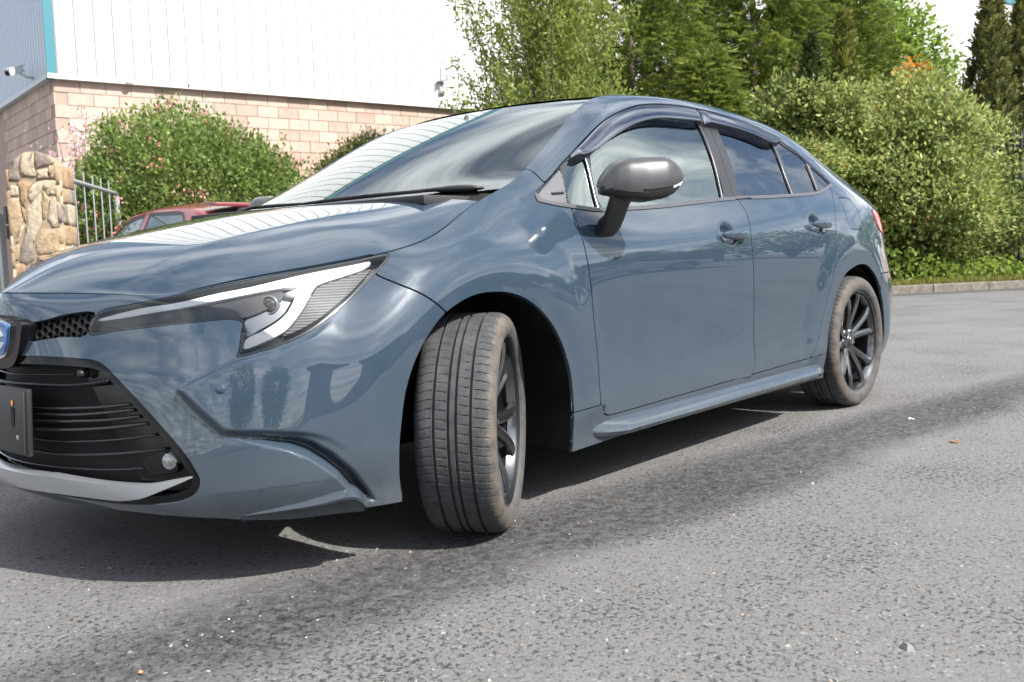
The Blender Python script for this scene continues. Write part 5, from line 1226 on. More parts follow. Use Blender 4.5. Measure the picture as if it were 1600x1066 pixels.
def pink_shrub():
    r = plant('blossom_shrub', (-4.0, -9.9, 0), 'thin shrub with pale pink blossom between stone pillar and green bush', 'shrub')
    tops = [(rng.uniform(-.55, .45), rng.uniform(-.5, .5), rng.uniform(1.6, 2.75)) for _ in range(28)]
    limbs('trunk', (0, 0, 0), tops, .02, r, 3)
    P = []; 
    for t in tops:
        t = np.array(t); f = rng.uniform(.55, 1.02, 46); P.append(t*f[:, None]+rng.normal(0, .06, (46, 3)))
    P = np.vstack(P); leaves('blossom', P, rdir(len(P)), rdir(len(P)), .055, .05, rng.random(len(P)), BLOSSOM2, r)
    Q = P[::3]+rng.normal(0, .07, (len(P[::3]), 3)); leaves('foliage', Q, rdir(len(Q)), rdir(len(Q)), .05, .03, rng.random(len(Q)), LEAF_HAW, r)
pink_shrub()
def small_bush():
    r = plant('low_bush', (-8.4, -9.4, 0), 'small olive-green bush in front of the brick wall above the windshield', 'bush')
    P, T, Nn, tone, cp = shrub_crown((0, 0, 1.85), (.70, .70, .78), 900, 20, .05, .07, 23, shell=.25, amp=.45)
    leaves('foliage', P, T, Nn, rng.uniform(.05, .08, len(P)), rng.uniform(.025, .04, len(P)), tone, leaf_mat('olive_leaf', (.055, .075, .02), (.20, .21, .06), .3), r)
    limbs('trunk', (0, 0, 0), [cp[i] for i in rng.integers(0, len(cp), 12)], .05, r, 2)
small_bush()
def willow():
    r = plant('willow_tree', (-9.4, -6.3, 0), 'airy light-green willow in front of the white cladding above the windshield', 'tree')
    P = []; T = []; cps = []; tops = []
    for k in range(190):
        a = rng.uniform(0, 6.28); rad = rng.uniform(.1, 1.0)**.7*1.75; h = rng.uniform(1.6, 5.8)
        rad *= 1-.55*max(0, (h-3.6)/2.4)
        tip = np.array((math.cos(a)*rad, math.sin(a)*rad, h)); base = np.array((math.cos(a)*rad*.35, math.sin(a)*rad*.35, h-rng.uniform(.8, 1.5)))
        tops.append(tip)
        m = 210; f = rng.uniform(.05, 1.0, m); q = base*(1-f[:, None])+tip*f[:, None]+rng.normal(0, .10, (m, 3))*(1.2-f[:, None]*.6)
        P.append(q); T.append(unit(unit(tip-base)*.8+rdir(m)*.8)); 
    P = np.vstack(P); T = np.vstack(T)
    leaves('foliage', P, T, rdir(len(P)), rng.uniform(.06, .10, len(P)), rng.uniform(.024, .038, len(P)), rng.normal(.5, .28, len(P)), LEAF_WIL, r)
    limbs('trunk', (0, 0, 0), tops[:34], .028, r, 5)
willow()
# feathery conifers
def conifer(name, loc, h, rad, label, mt, seed, nspray=3000, per=16, z0=.3, droop=.35, sl=.36, cone=1.2, group=None, cat='tree'):
    r = plant(name, loc, label, cat, group)
    g = np.random.default_rng(seed); ph = g.uniform(0, 6.28, 12); wv = g.integers(1, 6, 12)
    n = nspray; z = z0+(h-z0)*(1-g.random(n)**.62)*1.0; a = g.uniform(0, 6.28, n); fz = (z-z0)/(h-z0)
    prof = rad*((1-fz)**(1/cone))*(.55+.45*np.minimum(fz/.12, 1))
    lum = 1+sum(.10*np.sin(wv[i]*a+ph[i]+z*g.uniform(1.5, 4.5)) for i in range(6))
    rr = prof*lum*(1-np.abs(g.normal(0, .22, n))).clip(.25, 1.05)
    base = np.stack([rr*np.cos(a), rr*np.sin(a), z], 1); out = np.stack([np.cos(a), np.sin(a), np.zeros(n)], 1)
    ax = unit(out*.85+np.array((0, 0, .55))+g.normal(0, .35, (n, 3))); sd = unit(np.cross(ax, g.normal(0, .25, (n, 3))+np.array((0, 0, 1))))
    L = sl*g.uniform(.5, 1.2, n)
    P = []; T = []; Nn = []; tn = []
    tone = np.clip(.42+.2*g.normal(size=n), 0, 1)
    for k in range(per):
        f = (k+.5)/per; s = 1 if k % 2 else -1
        p = base+ax*(L*f)[:, None]-np.array((0, 0, 1))*(droop*L*f*f)[:, None]
        t = unit(ax*.9+sd*s*(.95-.5*f)-np.array((0, 0, .35*f))+g.normal(0, .12, (n, 3)))
        P.append(p); T.append(t); Nn.append(unit(np.cross(ax, sd)+g.normal(0, .3, (n, 3)))); tn.append(tone+.30*(f-.4)+.08*g.normal(size=n))
    P = np.vstack(P); T = np.vstack(T); Nn = np.vstack(Nn); tn = np.concatenate(tn)
    ll = np.tile(L, per)*.34; leaves('foliage', P, T, Nn, ll, ll*.30, tn, mt, r, .1)
    b = MB(); b.tube([(0, 0, 0), (0, 0, h*.5), (0, 0, h*.93)], [.04+.010*h, .02+.006*h, .01], 8); b.build('trunk', BARK, r, smooth=True)
    return r
conifer('feathery_conifer', (-13.5, -7.6, 0), 8.2, 2.25, 'tall feathery mid-green conifer right behind the roof of the blue car', LEAF_CON, 31, 6500, 16, .3, group='conifers behind the car')
conifer('feathery_conifer', (-16.4, -6.6, 0), 9.0, 2.3, 'feathery conifer behind the pair of narrow cypresses', LEAF_CON, 32, 6500, 16, .3, group='conifers behind the car')
conifer('dark_conifer', (-18.6, -9.4, 0), 9.5, 2.4, 'dark conifer rising between willow and feathery conifers at the top edge', LEAF_DARKCON, 33, 4500, 16, .5, group='conifers behind the car')
conifer('feathery_conifer', (-20.2, -6.6, 0), 8.6, 2.5, 'broad dark-green conifer right of the narrow cypresses', LEAF_CON, 34, 5500, 16, .3, group='conifers behind the car')
conifer('feathery_conifer', (-12.2, -5.3, 0), 3.9, 1.35, 'low yellow-green conifer spreading just above the rear door of the blue car', LEAF_CON, 35, 3200, 16, .2, group='conifers behind the car')
conifer('feathery_conifer', (-23.0, -8.2, 0), 9.6, 2.9, 'tall conifer at the top edge behind the golden cypress', LEAF_CON, 36, 5500, 16, .3, group='conifers behind the car', sl=.45)
conifer('feathery_conifer', (-17.4, -8.7, 0), 9.2, 2.6, 'tall conifer rising directly above the front door of the blue car', LEAF_CON, 37, 5000, 16, .3, group='conifers behind the car')
def maple():
    r = plant('leafy_tree', (-23.6, -6.9, 0), 'bright green leafy tree between the dark conifer and the tall columnar thuja', 'tree')
    P, T, Nn, tone, cp = shrub_crown((0, 0, 3.9), (1.8, 1.8, 2.9), 1300, 16, .1, .16, 51, shell=.3, amp=.4, drop=.5)
    leaves('foliage', P, T, Nn, rng.uniform(.11, .18, len(P)), rng.uniform(.08, .13, len(P)), tone, LEAF_MAPLE, r); limbs('trunk', (0, 0, 0), [cp[i] for i in rng.integers(0, len(cp), 14)], .09, r, 7)
maple()
# narrow columns
def column(name, loc, h, rad, label, mt, seed, n=2600, per=9, group=None, tip=.75, sl=.2):
    r = plant(name, loc, label, 'tree', group); g = np.random.default_rng(seed)
    z = .1+(h-.1)*g.random(n)**.9; a = g.uniform(0, 6.28, n); fz = z/h
    prof = rad*np.minimum(1, ((1-fz)/tip)**.75)*(.85+.15*np.minimum(fz/.1, 1)); lum = 1+.13*np.sin(3*a+g.uniform(0, 6)+z*1.7)+.10*np.sin(5*a+z*3.1)
    rr = prof*lum*(1-np.abs(g.normal(0, .12, n))).clip(.4, 1.06); base = np.stack([rr*np.cos(a), rr*np.sin(a), z], 1)
    out = np.stack([np.cos(a), np.sin(a), np.zeros(n)], 1); ax = unit(out*.45+np.array((0, 0, 1))+g.normal(0, .25, (n, 3))); sd = unit(np.cross(ax, out)+g.normal(0, .4, (n, 3))); L = sl*g.uniform(.5, 1.3, n); tone = np.clip(.4+.28*g.normal(size=n), 0, 1)
    P = []; T = []; Nn = []; tn = []
    for k in range(per):
        f = (k+.5)/per; s = (-1, 0, 1)[k % 3]; P.append(base+ax*(L*f)[:, None]); T.append(unit(ax+sd*s*.7+g.normal(0, .15, (n, 3)))); Nn.append(unit(out+g.normal(0, .4, (n, 3)))); tn.append(tone+.25*(f-.5)+.1*g.normal(size=n))
    P = np.vstack(P); T = np.vstack(T); Nn = np.vstack(Nn); tn = np.concatenate(tn); ll = np.tile(L, per)*.48
    leaves('foliage', P, T, Nn, ll, ll*.42, tn, mt, r, .1); MB().tube([(0, 0, 0), (0, 0, h*.9)], [.07, .015], 8).build('trunk', BARK, r, smooth=True)
column('narrow_cypress', (-14.25, -4.45, 0), 4.15, .44, 'shorter, darker of the pair of narrow cypresses behind the rounded shrub', LEAF_DARKCON, 61, 2600, tip=1.0, sl=.16)
column('narrow_cypress', (-14.6, -4.02, 0), 4.55, .46, 'taller, golden-green of the pair of narrow cypresses behind the rounded shrub', LEAF_GOLD, 62, 2800, tip=1.0, sl=.16)
column('columnar_thuja', (-20.1, -3.15, 0), 5.6, .66, 'left stem of the tall dark columnar thuja by the iron fence', LEAF_THUJA, 63, 3600, tip=.6, sl=.2)
column('columnar_thuja', (-20.75, -2.62, 0), 5.9, .70, 'right, taller stem of the tall dark columnar thuja by the iron fence', LEAF_THUJA, 64, 3800, tip=.6, sl=.2)
column('columnar_thuja', (-20.9, -1.7, 0), 5.7, .55, 'columnar thuja cut off by the right edge of the picture', LEAF_THUJA, 65, 3000, tip=.6, sl=.2)
def big_shrub():
    r = plant('evergreen_shrub', (-15.7, -3.95, 0), 'large rounded glossy evergreen shrub with reddish shoots beside the kerb', 'shrub')
    Ps = []
    lob = [((0, 0, 1.7), (1.5, 1.5, 1.6), 1500, 71), ((-1.35, 1.15, 1.05), (1.1, 1.1, 1.15), 900, 72), ((1.5, -1.1, 1.1), (1.2, 1.1, 1.25), 900, 73)]
    g = np.random.default_rng(5)
    for k in range(26):
        a = g.uniform(0, 6.28); h = g.uniform(.3, 3.15); rr = 1.75*math.sqrt(max(.05, 1-((h-1.6)/1.95)**2)); s = g.uniform(.42, .72); lob.append(((math.cos(a)*rr+.25, math.sin(a)*rr-.2, h), (s, s, s*.8), int(330*s), 100+k))
    for c_, rd, n, sd in lob:
        Ps.append(shrub_crown(c_, rd, n, 15, .06, .085, sd, shell=.18, amp=.38, lumps=30, zcut=-.75))
    P, T, Nn, tone = [np.concatenate([p[k] for p in Ps]) for k in range(4)]; cp = np.concatenate([p[4] for p in Ps])
    leaves('foliage', P, T, Nn, rng.uniform(.07, .12, len(P)), rng.uniform(.038, .062, len(P)), tone, LEAF_GLOSS, r)
    i = rng.integers(0, len(P), 650); k = np.repeat(i, 4); Q = P[k]+rng.normal(0, .045, (len(k), 3)); m = Q[:, 2] > .25; Q = Q[m]
    leaves('young_shoots', Q, rdir(len(Q))+np.array((0, 0, .5)), rdir(len(Q)), .07, .035, rng.random(len(Q)), LEAF_RED, r)
    limbs('trunk', (0, 0, 0), [cp[i] for i in rng.integers(0, len(cp), 22)], .06, r, 9)
big_shrub()
conifer('golden_shrub', (-17.75, -3.95, 0), 4.25, .50, 'small orange-tipped conifer peeking over the rounded evergreen shrub', LEAF_ORANGE, 81, 520, 12, 2.2, cone=1.6, sl=.26, cat='shrub')
# low growth and grass on the verge
def verge_grass():
    n = 26000; a = rng.uniform(-7.5, 8, n); b_ = .16+rng.random(n)**1.5*1.6; P = np.array(K0)+np.outer(a, np.array(KD))+np.outer(b_, np.array(KN)); P[:, 2] = .10
    T = unit(rng.normal(0, .5, (n, 3))+np.array((0, 0, 1))); h = rng.uniform(.04, .13, n)
    leaves('verge_grass', P, T, rdir(n), h, .012, rng.random(n), leaf_mat('grass_blade', (.10, .12, .025), (.32, .30, .08), .4), None, .1)
    o = bpy.data.objects['verge_grass']; tag(o, 'short yellow-green grass growing along the kerb', 'grass', kind='stuff')
    n = 5200; a = rng.uniform(-7, 8, n); b_ = .45+rng.random(n)*1.3; lump_ = .5+.5*np.sin(a*2.3)*np.sin(a*.9+1); P = np.array(K0)+np.outer(a, np.array(KD))+np.outer(b_, np.array(KN)); P[:, 2] = .10+rng.random(n)*.42*(.35+lump_)
    leaves('ground_cover', P, unit(rdir(n)+np.array((0, 0, .6))), rdir(n), rng.uniform(.06, .12, n), rng.uniform(.04, .07, n), rng.random(n), LEAF_MAPLE, None); tag(bpy.data.objects['ground_cover'], 'leafy ground cover under the shrub along the kerb', 'ground cover', kind='stuff')
verge_grass()
# ---------------------------------------------------------------- brick and cladding building
WA = Vector((-6.074, -14.903, 0)); WD = (Vector((-14.514, -13.2, 0))-WA).normalized(); WN = Vector((-WD.y, WD.x, 0)); WN = WN if WN.y > 0 else -WN
LD = Vector((-WN.x, -WN.y, 0)); LN = -WD                                   # left face runs back along LD, faces LN
HC = 4.16; HT = 10.1
bld = tag(empty('warehouse', tuple(WA)), 'warehouse with white metal cladding over pinkish concrete-block walls', 'building')
def W(a, out, z): p = WD*a+WN*out; return (p.x, p.y, z)                    # on the long front wall
def Lf(a, out, z): p = LD*a+LN*out; return (p.x, p.y, z)                   # on the end wall
WHITE = mat('white_cladding', (.72, .73, .74), .45); GREYCL = mat('grey_blue_cladding', (.44, .50, .57), .45); TEAL = mat('teal_trim', (.045, .19, .24), .5)
MORTAR = mat('mortar', (.37, .28, .235), .95)
BLOCKM = []
for k in range(5):
    m = mat('pink_block', (.50, .34, .27), .9); N, L, b = nodes(m); g = add(m, 'ShaderNodeNewGeometry'); n = add(m, 'ShaderNodeTexNoise', Scale=6.0, Detail=8.0, Roughness=.7); L.new(g.outputs['Position'], n.inputs['Vector'])
    t = (-.05, -.02, 0, .03, .05)[k]; r = ramp(m, n.outputs['Fac'], [(.3, (.42+t, .305+t*.8, .25+t*.7)), (.7, (.53+t, .405+t*.8, .345+t*.7))]); L.new(r.outputs[0], b.inputs['Base Color'])
    bp = add(m, 'ShaderNodeBump', Strength=.4, Distance=.01); L.new(n.outputs['Fac'], bp.inputs['Height']); L.new(bp.outputs[0], b.inputs['Normal']); BLOCKM.append(m)
def slab(p, q, r_, s): return [p, q, r_, s]
# backing walls (mortar)
b = MB(); IN = .11
b.add([W(IN, -IN-.012, 0), W(70, -IN-.012, 0), W(70, -IN-.012, HC+.05), W(IN, -IN-.012, HC+.05)], [(0, 1, 2, 3)]); b.add([Lf(IN, -IN-.012, 0), Lf(40, -IN-.012, 0), Lf(40, -IN-.012, HC+.05), Lf(IN, -IN-.012, HC+.05)], [(3, 2, 1, 0)])
b.build('wall', MORTAR, bld)
bl = MB().box((0, 0, 0), (.44, .03, .215), None, .004); bme = []
for m in BLOCKM:
    me = mesh('block', bl.v, bl.f); me.materials.append(m); bme.append(me)
wang = math.atan2(WD.y, WD.x); lang = math.atan2(LD.y, LD.x)
# blocks one by one where the picture shows them
for c_ in range(0, 10):
    z = HC-.02-.1125-c_*.225
    for i in range(0, 22):
        a = IN+.225+i*.45+(.225 if c_ % 2 else 0)-.0
        if a > 9.6: break
        o = bpy.data.objects.new('block', bme[rng.integers(0, 5)]); C.objects.link(o); o.parent = bld; o.location = W(a, -IN-.012+rng.uniform(-.001, .002), z); o.rotation_euler = (0, 0, wang)
    if c_ % 2:
        pass
    for i in range(0, 9):
        a = IN+.225+i*.45+(.225 if c_ % 2 == 0 else 0)
        o = bpy.data.objects.new('block', bme[rng.integers(0, 5)]); C.objects.link(o); o.parent = bld; o.location = Lf(a, -IN-.012+rng.uniform(-.001, .002), z); o.rotation_euler = (0, 0, lang)
# remaining courses joined
def rest_blocks():
    b = MB()
    def put(f, a, z, rot):
        b.box(f(a, -IN-.012, z), (.44, .03, .215), rot)
    for c_ in range(0, 18):
        z = HC-.02-.1125-c_*.225
        for i in range(0, 60):
            a = IN+.225+i*.45+(.225 if c_ % 2 else 0)
            if c_ < 10 and a <= 9.6 or a > 28: continue
            put(W, a, z, Matrix.Rotation(wang, 3, 'Z'))
        if c_ >= 10:
            for i in range(0, 9): put(Lf, IN+.225+i*.45, z, Matrix.Rotation(lang, 3, 'Z'))
    o = b.build('far_blocks', BLOCKM[2], bld); o['kind'] = 'stuff'
rest_blocks()
# profiled white sheets on the front, one part for each panel of three ribs
def sheet(f, a0, a1, pitch, depth, z0, z1, top, rib=.03):
    V = []; F = []; x = a0
    prof = []
    while x < a1-1e-6:
        prof += [(x, 0), (x+rib*.3, -depth), (x+rib*.7, -depth), (x+rib, 0)]; x += pitch
    prof.append((a1, 0)); n = len(prof)
    for z in (z0, z1): V += [f(a, o, z) for a, o in prof]
    F = [(i, i+1, n+i+1, n+i) for i in range(n-1)]
    return V, F
a = .16
while a < 66:
    V, F = sheet(W, a, a+.999, .333, .075, HC, HT, None, .034); obj('cladding_sheet', mesh('cladding_sheet', V, F), WHITE, bld); a += 1.0 if a < 14 else 1.0
V, F = sheet(Lf, .0, 40, .20, .03, HC, HT, None, .07); o = obj('end_cladding', mesh('end_cladding', V, [f[::-1] for f in F]), GREYCL, bld)
V = [W(0, .004, HC+.05), W(.16, .004, HC+.05), W(.16, .004, HT), W(0, .004, HT), W(.0, -.05, HC+.05), W(.16, -.03, HC+.05)]; obj('corner_trim', mesh('corner_trim', V, [(0, 1, 2, 3)]), TEAL, bld)
b = MB(); b.add([W(0, .012, HC-.03), W(66, .012, HC-.03), W(66, .012, HC+.055), W(0, .012, HC+.055), W(0, -.13, HC-.03), W(66, -.13, HC-.03)], [(0, 1, 2, 3), (4, 5, 1, 0)]); b.build('drip_flashing', WHITE, bld)
b = MB(); b.add([Lf(0, .012, HC-.03), Lf(40, .012, HC-.03), Lf(40, .012, HC+.055), Lf(0, .012, HC+.055), Lf(0, -.13, HC-.03), Lf(40, -.13, HC-.03)], [(3, 2, 1, 0), (0, 1, 5, 4)]); b.build('drip_flashing', mat('grey_flashing', (.5, .54, .58), .5), bld)
obj('flat_roof', mesh('flat_roof', [W(0, 0, HT), W(66, 0, HT), tuple(Vector(W(66, 0, HT))+LD*40), tuple(Vector(Lf(40, 0, HT)))], [(0, 1, 2, 3)]), GREYCL, bld)
b = MB(); b.add([W(-.05, .05, HT-.3), W(66, .05, HT-.3), W(66, .05, HT+.06), W(-.05, .05, HT+.06), W(-.05, -.4, HT+.06), W(66, -.4, HT+.06)], [(0, 1, 2, 3), (3, 2, 5, 4)]); b.build('eaves_trim', TEAL, bld)
# wall-mounted cameras and floodlight
CAMGREY = mat('camera_grey', (.45, .46, .47), .4)
def cctv(base, out, aim, label, s=1.0):
    r = tag(empty('security_camera', base), label, 'camera'); o = Vector(out).normalized(); a = Vector(aim).normalized()
    e = o*.28*s+Vector((0, 0, .12*s))
    MB().tube([(0, 0, 0), tuple(o*.12*s+Vector((0, 0, .02))), tuple(e)], .022*s, 8).build('arm', CAMGREY, r, smooth=True)
    q = a.to_track_quat('X', 'Z').to_matrix(); MB().box(tuple(e+a*.05*s), (.34*s, .13*s, .12*s), q, .015).build('housing', mat('camera_body', (.55, .56, .57), .4), r, autosmooth=40)
    MB().box(tuple(e+a*.04*s+Vector((0, 0, .068*s))), (.40*s, .15*s, .014), q, .004).build('sunshade', CAMGREY, r); MB().box(tuple(e+a*.222*s), (.012, .09*s, .08*s), q).build('lens', GLOSS_BLACK, r)
cw = Vector(Lf(1.02, 0, HC+.12))+WA; cctv(tuple(cw), tuple(LN), tuple(LN*.75+WN*.45+Vector((0, 0, -.35))), 'grey box camera on a bracket on the shaded end wall', 1.0)
p = Vector(W(1.40, .0, HC-.02))+WA; r = tag(empty('wall_light', tuple(p)), 'small white lamp on the flashing above the brick wall near the corner', 'lamp')
MB().lathe([(.0, .0), (.06, .0), (.075, .03), (.075, .10), (.05, .13), (0, .13)], 16, Matrix.Rotation(R(90), 4, 'X') @ Matrix.Translation((0, -.02, 0))).build('lamp_body', mat('lamp_white', (.7, .7, .7), .4), r, smooth=True); MB().tube([(0, 0, .1), (0, 0, .30)], .012, 6).build('stem', CAMGREY, r)
p = Vector(W(8.35, .02, HC+.55))+WA; r = tag(empty('floodlight', tuple(p)), 'floodlight on the white cladding beside the willow', 'floodlight')
MB().box((0, 0, -.15), (.16, .10, .24), Matrix.Rotation(R(12), 3, 'X'), .02).build('lamp_housing', mat('lamp_glass_grey', (.55, .6, .6), .3), r, autosmooth=40); MB().box((.03, .06, .02), (.24, .16, .04), Matrix.Rotation(R(18), 3, 'Y'), .01).build('shade', mat('shade_grey', (.25, .25, .26), .5), r); MB().tube([(0, 0, .05), (0, 0, .34)], .02, 6).build('bracket', CAMGREY, r)
# ---------------------------------------------------------------- stone pillar, gates, fence, red car
STONES = []
for k, (c0, c1) in enumerate((((.27, .19, .11), (.47, .36, .24)), ((.25, .155, .09), (.42, .29, .18)), ((.17, .14, .115), (.30, .255, .215)), ((.34, .27, .19), (.54, .455, .345)))):
    m = mat('pillar_stone', c0, .9); N, L, b = nodes(m); g = add(m, 'ShaderNodeNewGeometry'); n = add(m, 'ShaderNodeTexNoise', Scale=22.0, Detail=9.0, Roughness=.72); L.new(g.outputs['Position'], n.inputs['Vector'])
    r = ramp(m, n.outputs['Fac'], [(.32, c0), (.66, c1)]); L.new(r.outputs[0], b.inputs['Base Color']); bp = add(m, 'ShaderNodeBump', Strength=.9, Distance=.02); L.new(n.outputs['Fac'], bp.inputs['Height']); L.new(bp.outputs[0], b.inputs['Normal']); STONES.append(m)
PMORT = mat('pillar_mortar', (.30, .23, .16), .95)
def pillar():
    A = Vector((-1.83, -6.70, 0)); B = Vector((-2.15, -6.33, 0)); ax = (B-A).normalized(); wd = (B-A).length; nf = Vector((-ax.y, ax.x, 0)); nf = nf if nf.dot(Vector((2, 2.7, 0))-A) > 0 else -nf
    # turn the face slightly so that the shaded left flank shows
    rot = Matrix.Rotation(R(9), 3, 'Z'); ax = rot @ ax; nf = rot @ nf
    cen = (A+B)/2-nf*.24
    r = tag(empty('stone_pillar', tuple(cen), 0), 'rounded-top rubble stone gate pillar at the left edge', 'pillar'); r.rotation_euler = (0, 0, math.atan2(ax.y, ax.x))
    if (Matrix.Rotation(math.atan2(ax.y, ax.x), 3, 'Z') @ Vector((0, 1, 0))).dot(nf) < 0: r.rotation_euler.z += math.pi
    hw = wd/2*.96; D = .24; H = 1.60
    core = MB(); core.box((0, 0, H/2), (2*hw-.03, 2*D-.03, H))
    n = 14; prof = [(math.cos(math.pi*k/n)*(hw-.02), H+math.sin(math.pi*k/n)*.27) for k in range(n+1)]
    V = [(x, y, z) for y in (-D+.02, D-.02) for x, z in prof]; F = [(k, k+1, n+2+k, n+1+k) for k in range(n)]+[tuple(range(n+1)), tuple(range(n+1, 2*n+2))[::-1]]; core.add(V, F); core.build('mortar_core', PMORT, r)
    def stone(pts, face, k):
        """pts polygon in face plane (a, z); rough bulged stone"""
        p = np.array(pts, float); c_ = p.mean(0); m = len(p); q = np.vstack([p[i]*(1-t)+p[(i+1)%len(p)]*t for i in range(len(p)) for t in (.06, .5, .94)]); q = c_+(q-c_)*1.015+rng.normal(0, .005, q.shape); m = len(q); V = []; dep = rng.uniform(.009, .018)
        fr, sx = face
        for s, o in ((1.0, -.02), (1.0, dep*.35), (.95, dep*.85), (.6, dep+rng.uniform(-.004, .008))):
            for a, z in q:
                a2, z2 = c_[0]+(a-c_[0])*s, c_[1]+(z-c_[1])*s; V.append(fr(a2, o+rng.normal(0, .0025), z2))
        V.append(fr(c_[0], dep+.004, c_[1])); F = [(r_*m+i, r_*m+(i+1) % m, (r_+1)*m+(i+1) % m, (r_+1)*m+i) for r_ in range(3) for i in range(m)]+[(3*m+i, 3*m+(i+1) % m, 4*m) for i in range(m)]
        if sx: F = [f[::-1] for f in F]
        obj('stone', mesh('stone', V, F, True), STONES[k], r)
    front = (lambda a, o, z: (a, D-.015+o, z), False)
    # front-face layout read from the photo: (x0,z0)-(x1,z1) in fractions, kind
    def fx(u): return (u-.5)*2*hw
    L_ = [([(0, 1.60), (0, 1.47), (.22, 1.46), (.34, 1.53), (.30, 1.60)], 3), ([(.30, 1.60), (.36, 1.52), (.56, 1.40), (.62, 1.47), (.50, 1.58)], 3), ([(.50, 1.59), (.62, 1.46), (.68, 1.36), (.76, 1.42), (.78, 1.59)], 1), ([(.78, 1.55), (.78, 1.47), (1, 1.47), (1, 1.55)], 3),
          ([(0, 1.45), (0, 1.18), (.20, 1.17), (.27, 1.25), (.20, 1.44)], 3), ([(.22, 1.45), (.29, 1.28), (.36, 1.25), (.38, 1.42), (.33, 1.50)], 0), ([(.38, 1.48), (.40, 1.22), (.56, 1.03), (.66, 1.12), (.66, 1.34), (.55, 1.40)], 3), ([(.78, 1.44), (.74, 1.26), (.80, 1.16), (1, 1.03), (1, 1.45)], 0), ([(.67, 1.33), (.68, 1.22), (.74, 1.25), (.76, 1.38)], 1),
          ([(0, 1.16), (0, .93), (.50, .92), (.54, 1.02), (.38, 1.16)], 0), ([(.58, 1.02), (.58, .89), (.70, .84), (.84, .86), (.80, 1.02), (.68, 1.18), (.62, 1.12)], 2), ([(.70, 1.20), (.84, 1.05), (.88, 1.04), (.76, 1.20)], 3), ([(.84, 1.02), (.88, .88), (1, .86), (1, 1.01)], 0),
          ([(0, .91), (0, .63), (.22, .63), (.23, .91)], 0), ([(.26, .91), (.26, .82), (.52, .84), (.50, .91)], 1), ([(.26, .80), (.26, .62), (.36, .62), (.34, .76)], 3), ([(.38, .74), (.46, .84), (.62, .86), (.70, .80), (.70, .62), (.50, .60)], 2), ([(.73, .76), (.78, .85), (1, .84), (1, .60), (.78, .60), (.72, .66)], 1), ([(.36, .66), (.38, .72), (.48, .62), (.40, .60)], 3),
          ([(0, .61), (0, .30), (.44, .32), (.46, .58), (.30, .61)], 0), ([(.48, .60), (.49, .42), (.72, .44), (.72, .60)], 3), ([(.75, .58), (.80, .46), (.88, .46), (.90, .58)], 0), ([(.92, .57), (.88, .26), (1, .25), (1, .57)], 2), ([(.60, .41), (.66, .22), (.84, .24), (.84, .43)], 0), ([(.47, .38), (.48, .25), (.60, .26), (.58, .39)], 3),
          ([(0, .28), (0, .02), (.28, .02), (.30, .27)], 3), ([(.32, .28), (.32, .02), (.40, .02), (.40, .29)], 0), ([(.42, .22), (.43, .02), (.66, .02), (.64, .18)], 0), ([(.68, .20), (.68, .02), (1, .02), (1, .22)], 1)]
    for pts, k in L_: stone([(fx(a), z) for a, z in pts], front, k)
    # dome stones
    for pts, k in (([(-.92, 1.62), (-.86, 1.72), (-.62, 1.74), (-.60, 1.62)], 0), ([(-.57, 1.62), (-.58, 1.70), (-.20, 1.69), (-.18, 1.62)], 3), ([(-.80, 1.76), (-.50, 1.84), (-.18, 1.86), (-.10, 1.74), (-.22, 1.71)], 2), ([(-.05, 1.72), (-.10, 1.86), (.30, 1.85), (.45, 1.72), (.40, 1.64), (-.14, 1.64)], 3), ([(.50, 1.70), (.42, 1.82), (.66, 1.79), (.90, 1.68), (.92, 1.61), (.46, 1.61)], 2)): stone([(a*hw, z) for a, z in pts], front, k)
    side = (lambda a, o, z: (-hw+.015-o, a, z), True); side2 = (lambda a, o, z: (hw-.015+o, a, z), False)
    for sd in (side, side2):
        z = .02
        while z < 1.55:
            h = rng.uniform(.14, .24); sp = rng.uniform(-.08, .08)
            for a0, a1 in ((-D, sp-.01), (sp+.01, D)): stone([(a0, z), (a1, z+rng.uniform(-.01, .01)), (a1, z+h-.015), (a0, z+h-.015)], sd, int(rng.integers(0, 4)))
            z += h
    return r
pillar()
GALV = mat('galvanised_steel', (.42, .45, .48), .45, .5)
def gate(p0, p1, h, z0, label, nb, tb=.022):
    P0, P1 = Vector(p0), Vector(p1); r = tag(empty('metal_gate', tuple(P0)), label, 'gate'); d = P1-P0
    def bar(a, b, rad, nm): MB().tube([a, b], rad, 8).build(nm, GALV, r, autosmooth=60)
    MB().box((0, 0, (z0+h)/2), (.055, .055, h-z0), None, .004).build('gate_post', GALV, r); MB().box(tuple(d+Vector((0, 0, (z0+h)/2))), (.05, .05, h-z0), None, .004).build('gate_post', GALV, r)
    for z in (h-.02, z0+.30, z0+.04): bar((0, 0, z), tuple(d+Vector((0, 0, z))), tb, 'gate_rail')
    for k in range(1, nb): q = d*(k/nb); bar((q.x, q.y, z0+.04), (q.x, q.y, h+.10), .007, 'gate_bar')
gate((-2.33, -6.62, 0), (-3.75, -8.35, 0), 1.66, .35, 'open grey steel gate leaf with thin bars right of the stone pillar', 6)
gate((-1.87, -6.98, 0), (-.55, -7.9, 0), 1.32, .15, 'grey steel gate leaf at the far left edge beside the stone pillar', 12)
# hinge on the pillar flank
b = MB(); b.box((-1.86, -6.80, 1.30), (.05, .05, .16), None, .006).box((-1.86, -6.80, 1.14), (.05, .05, .12), None, .006); o = b.build('gate_hinge', mat('rusty_steel', (.12, .11, .11), .6)); tag(o, 'dark steel gate hinge on the shaded side of the stone pillar', 'hinge')
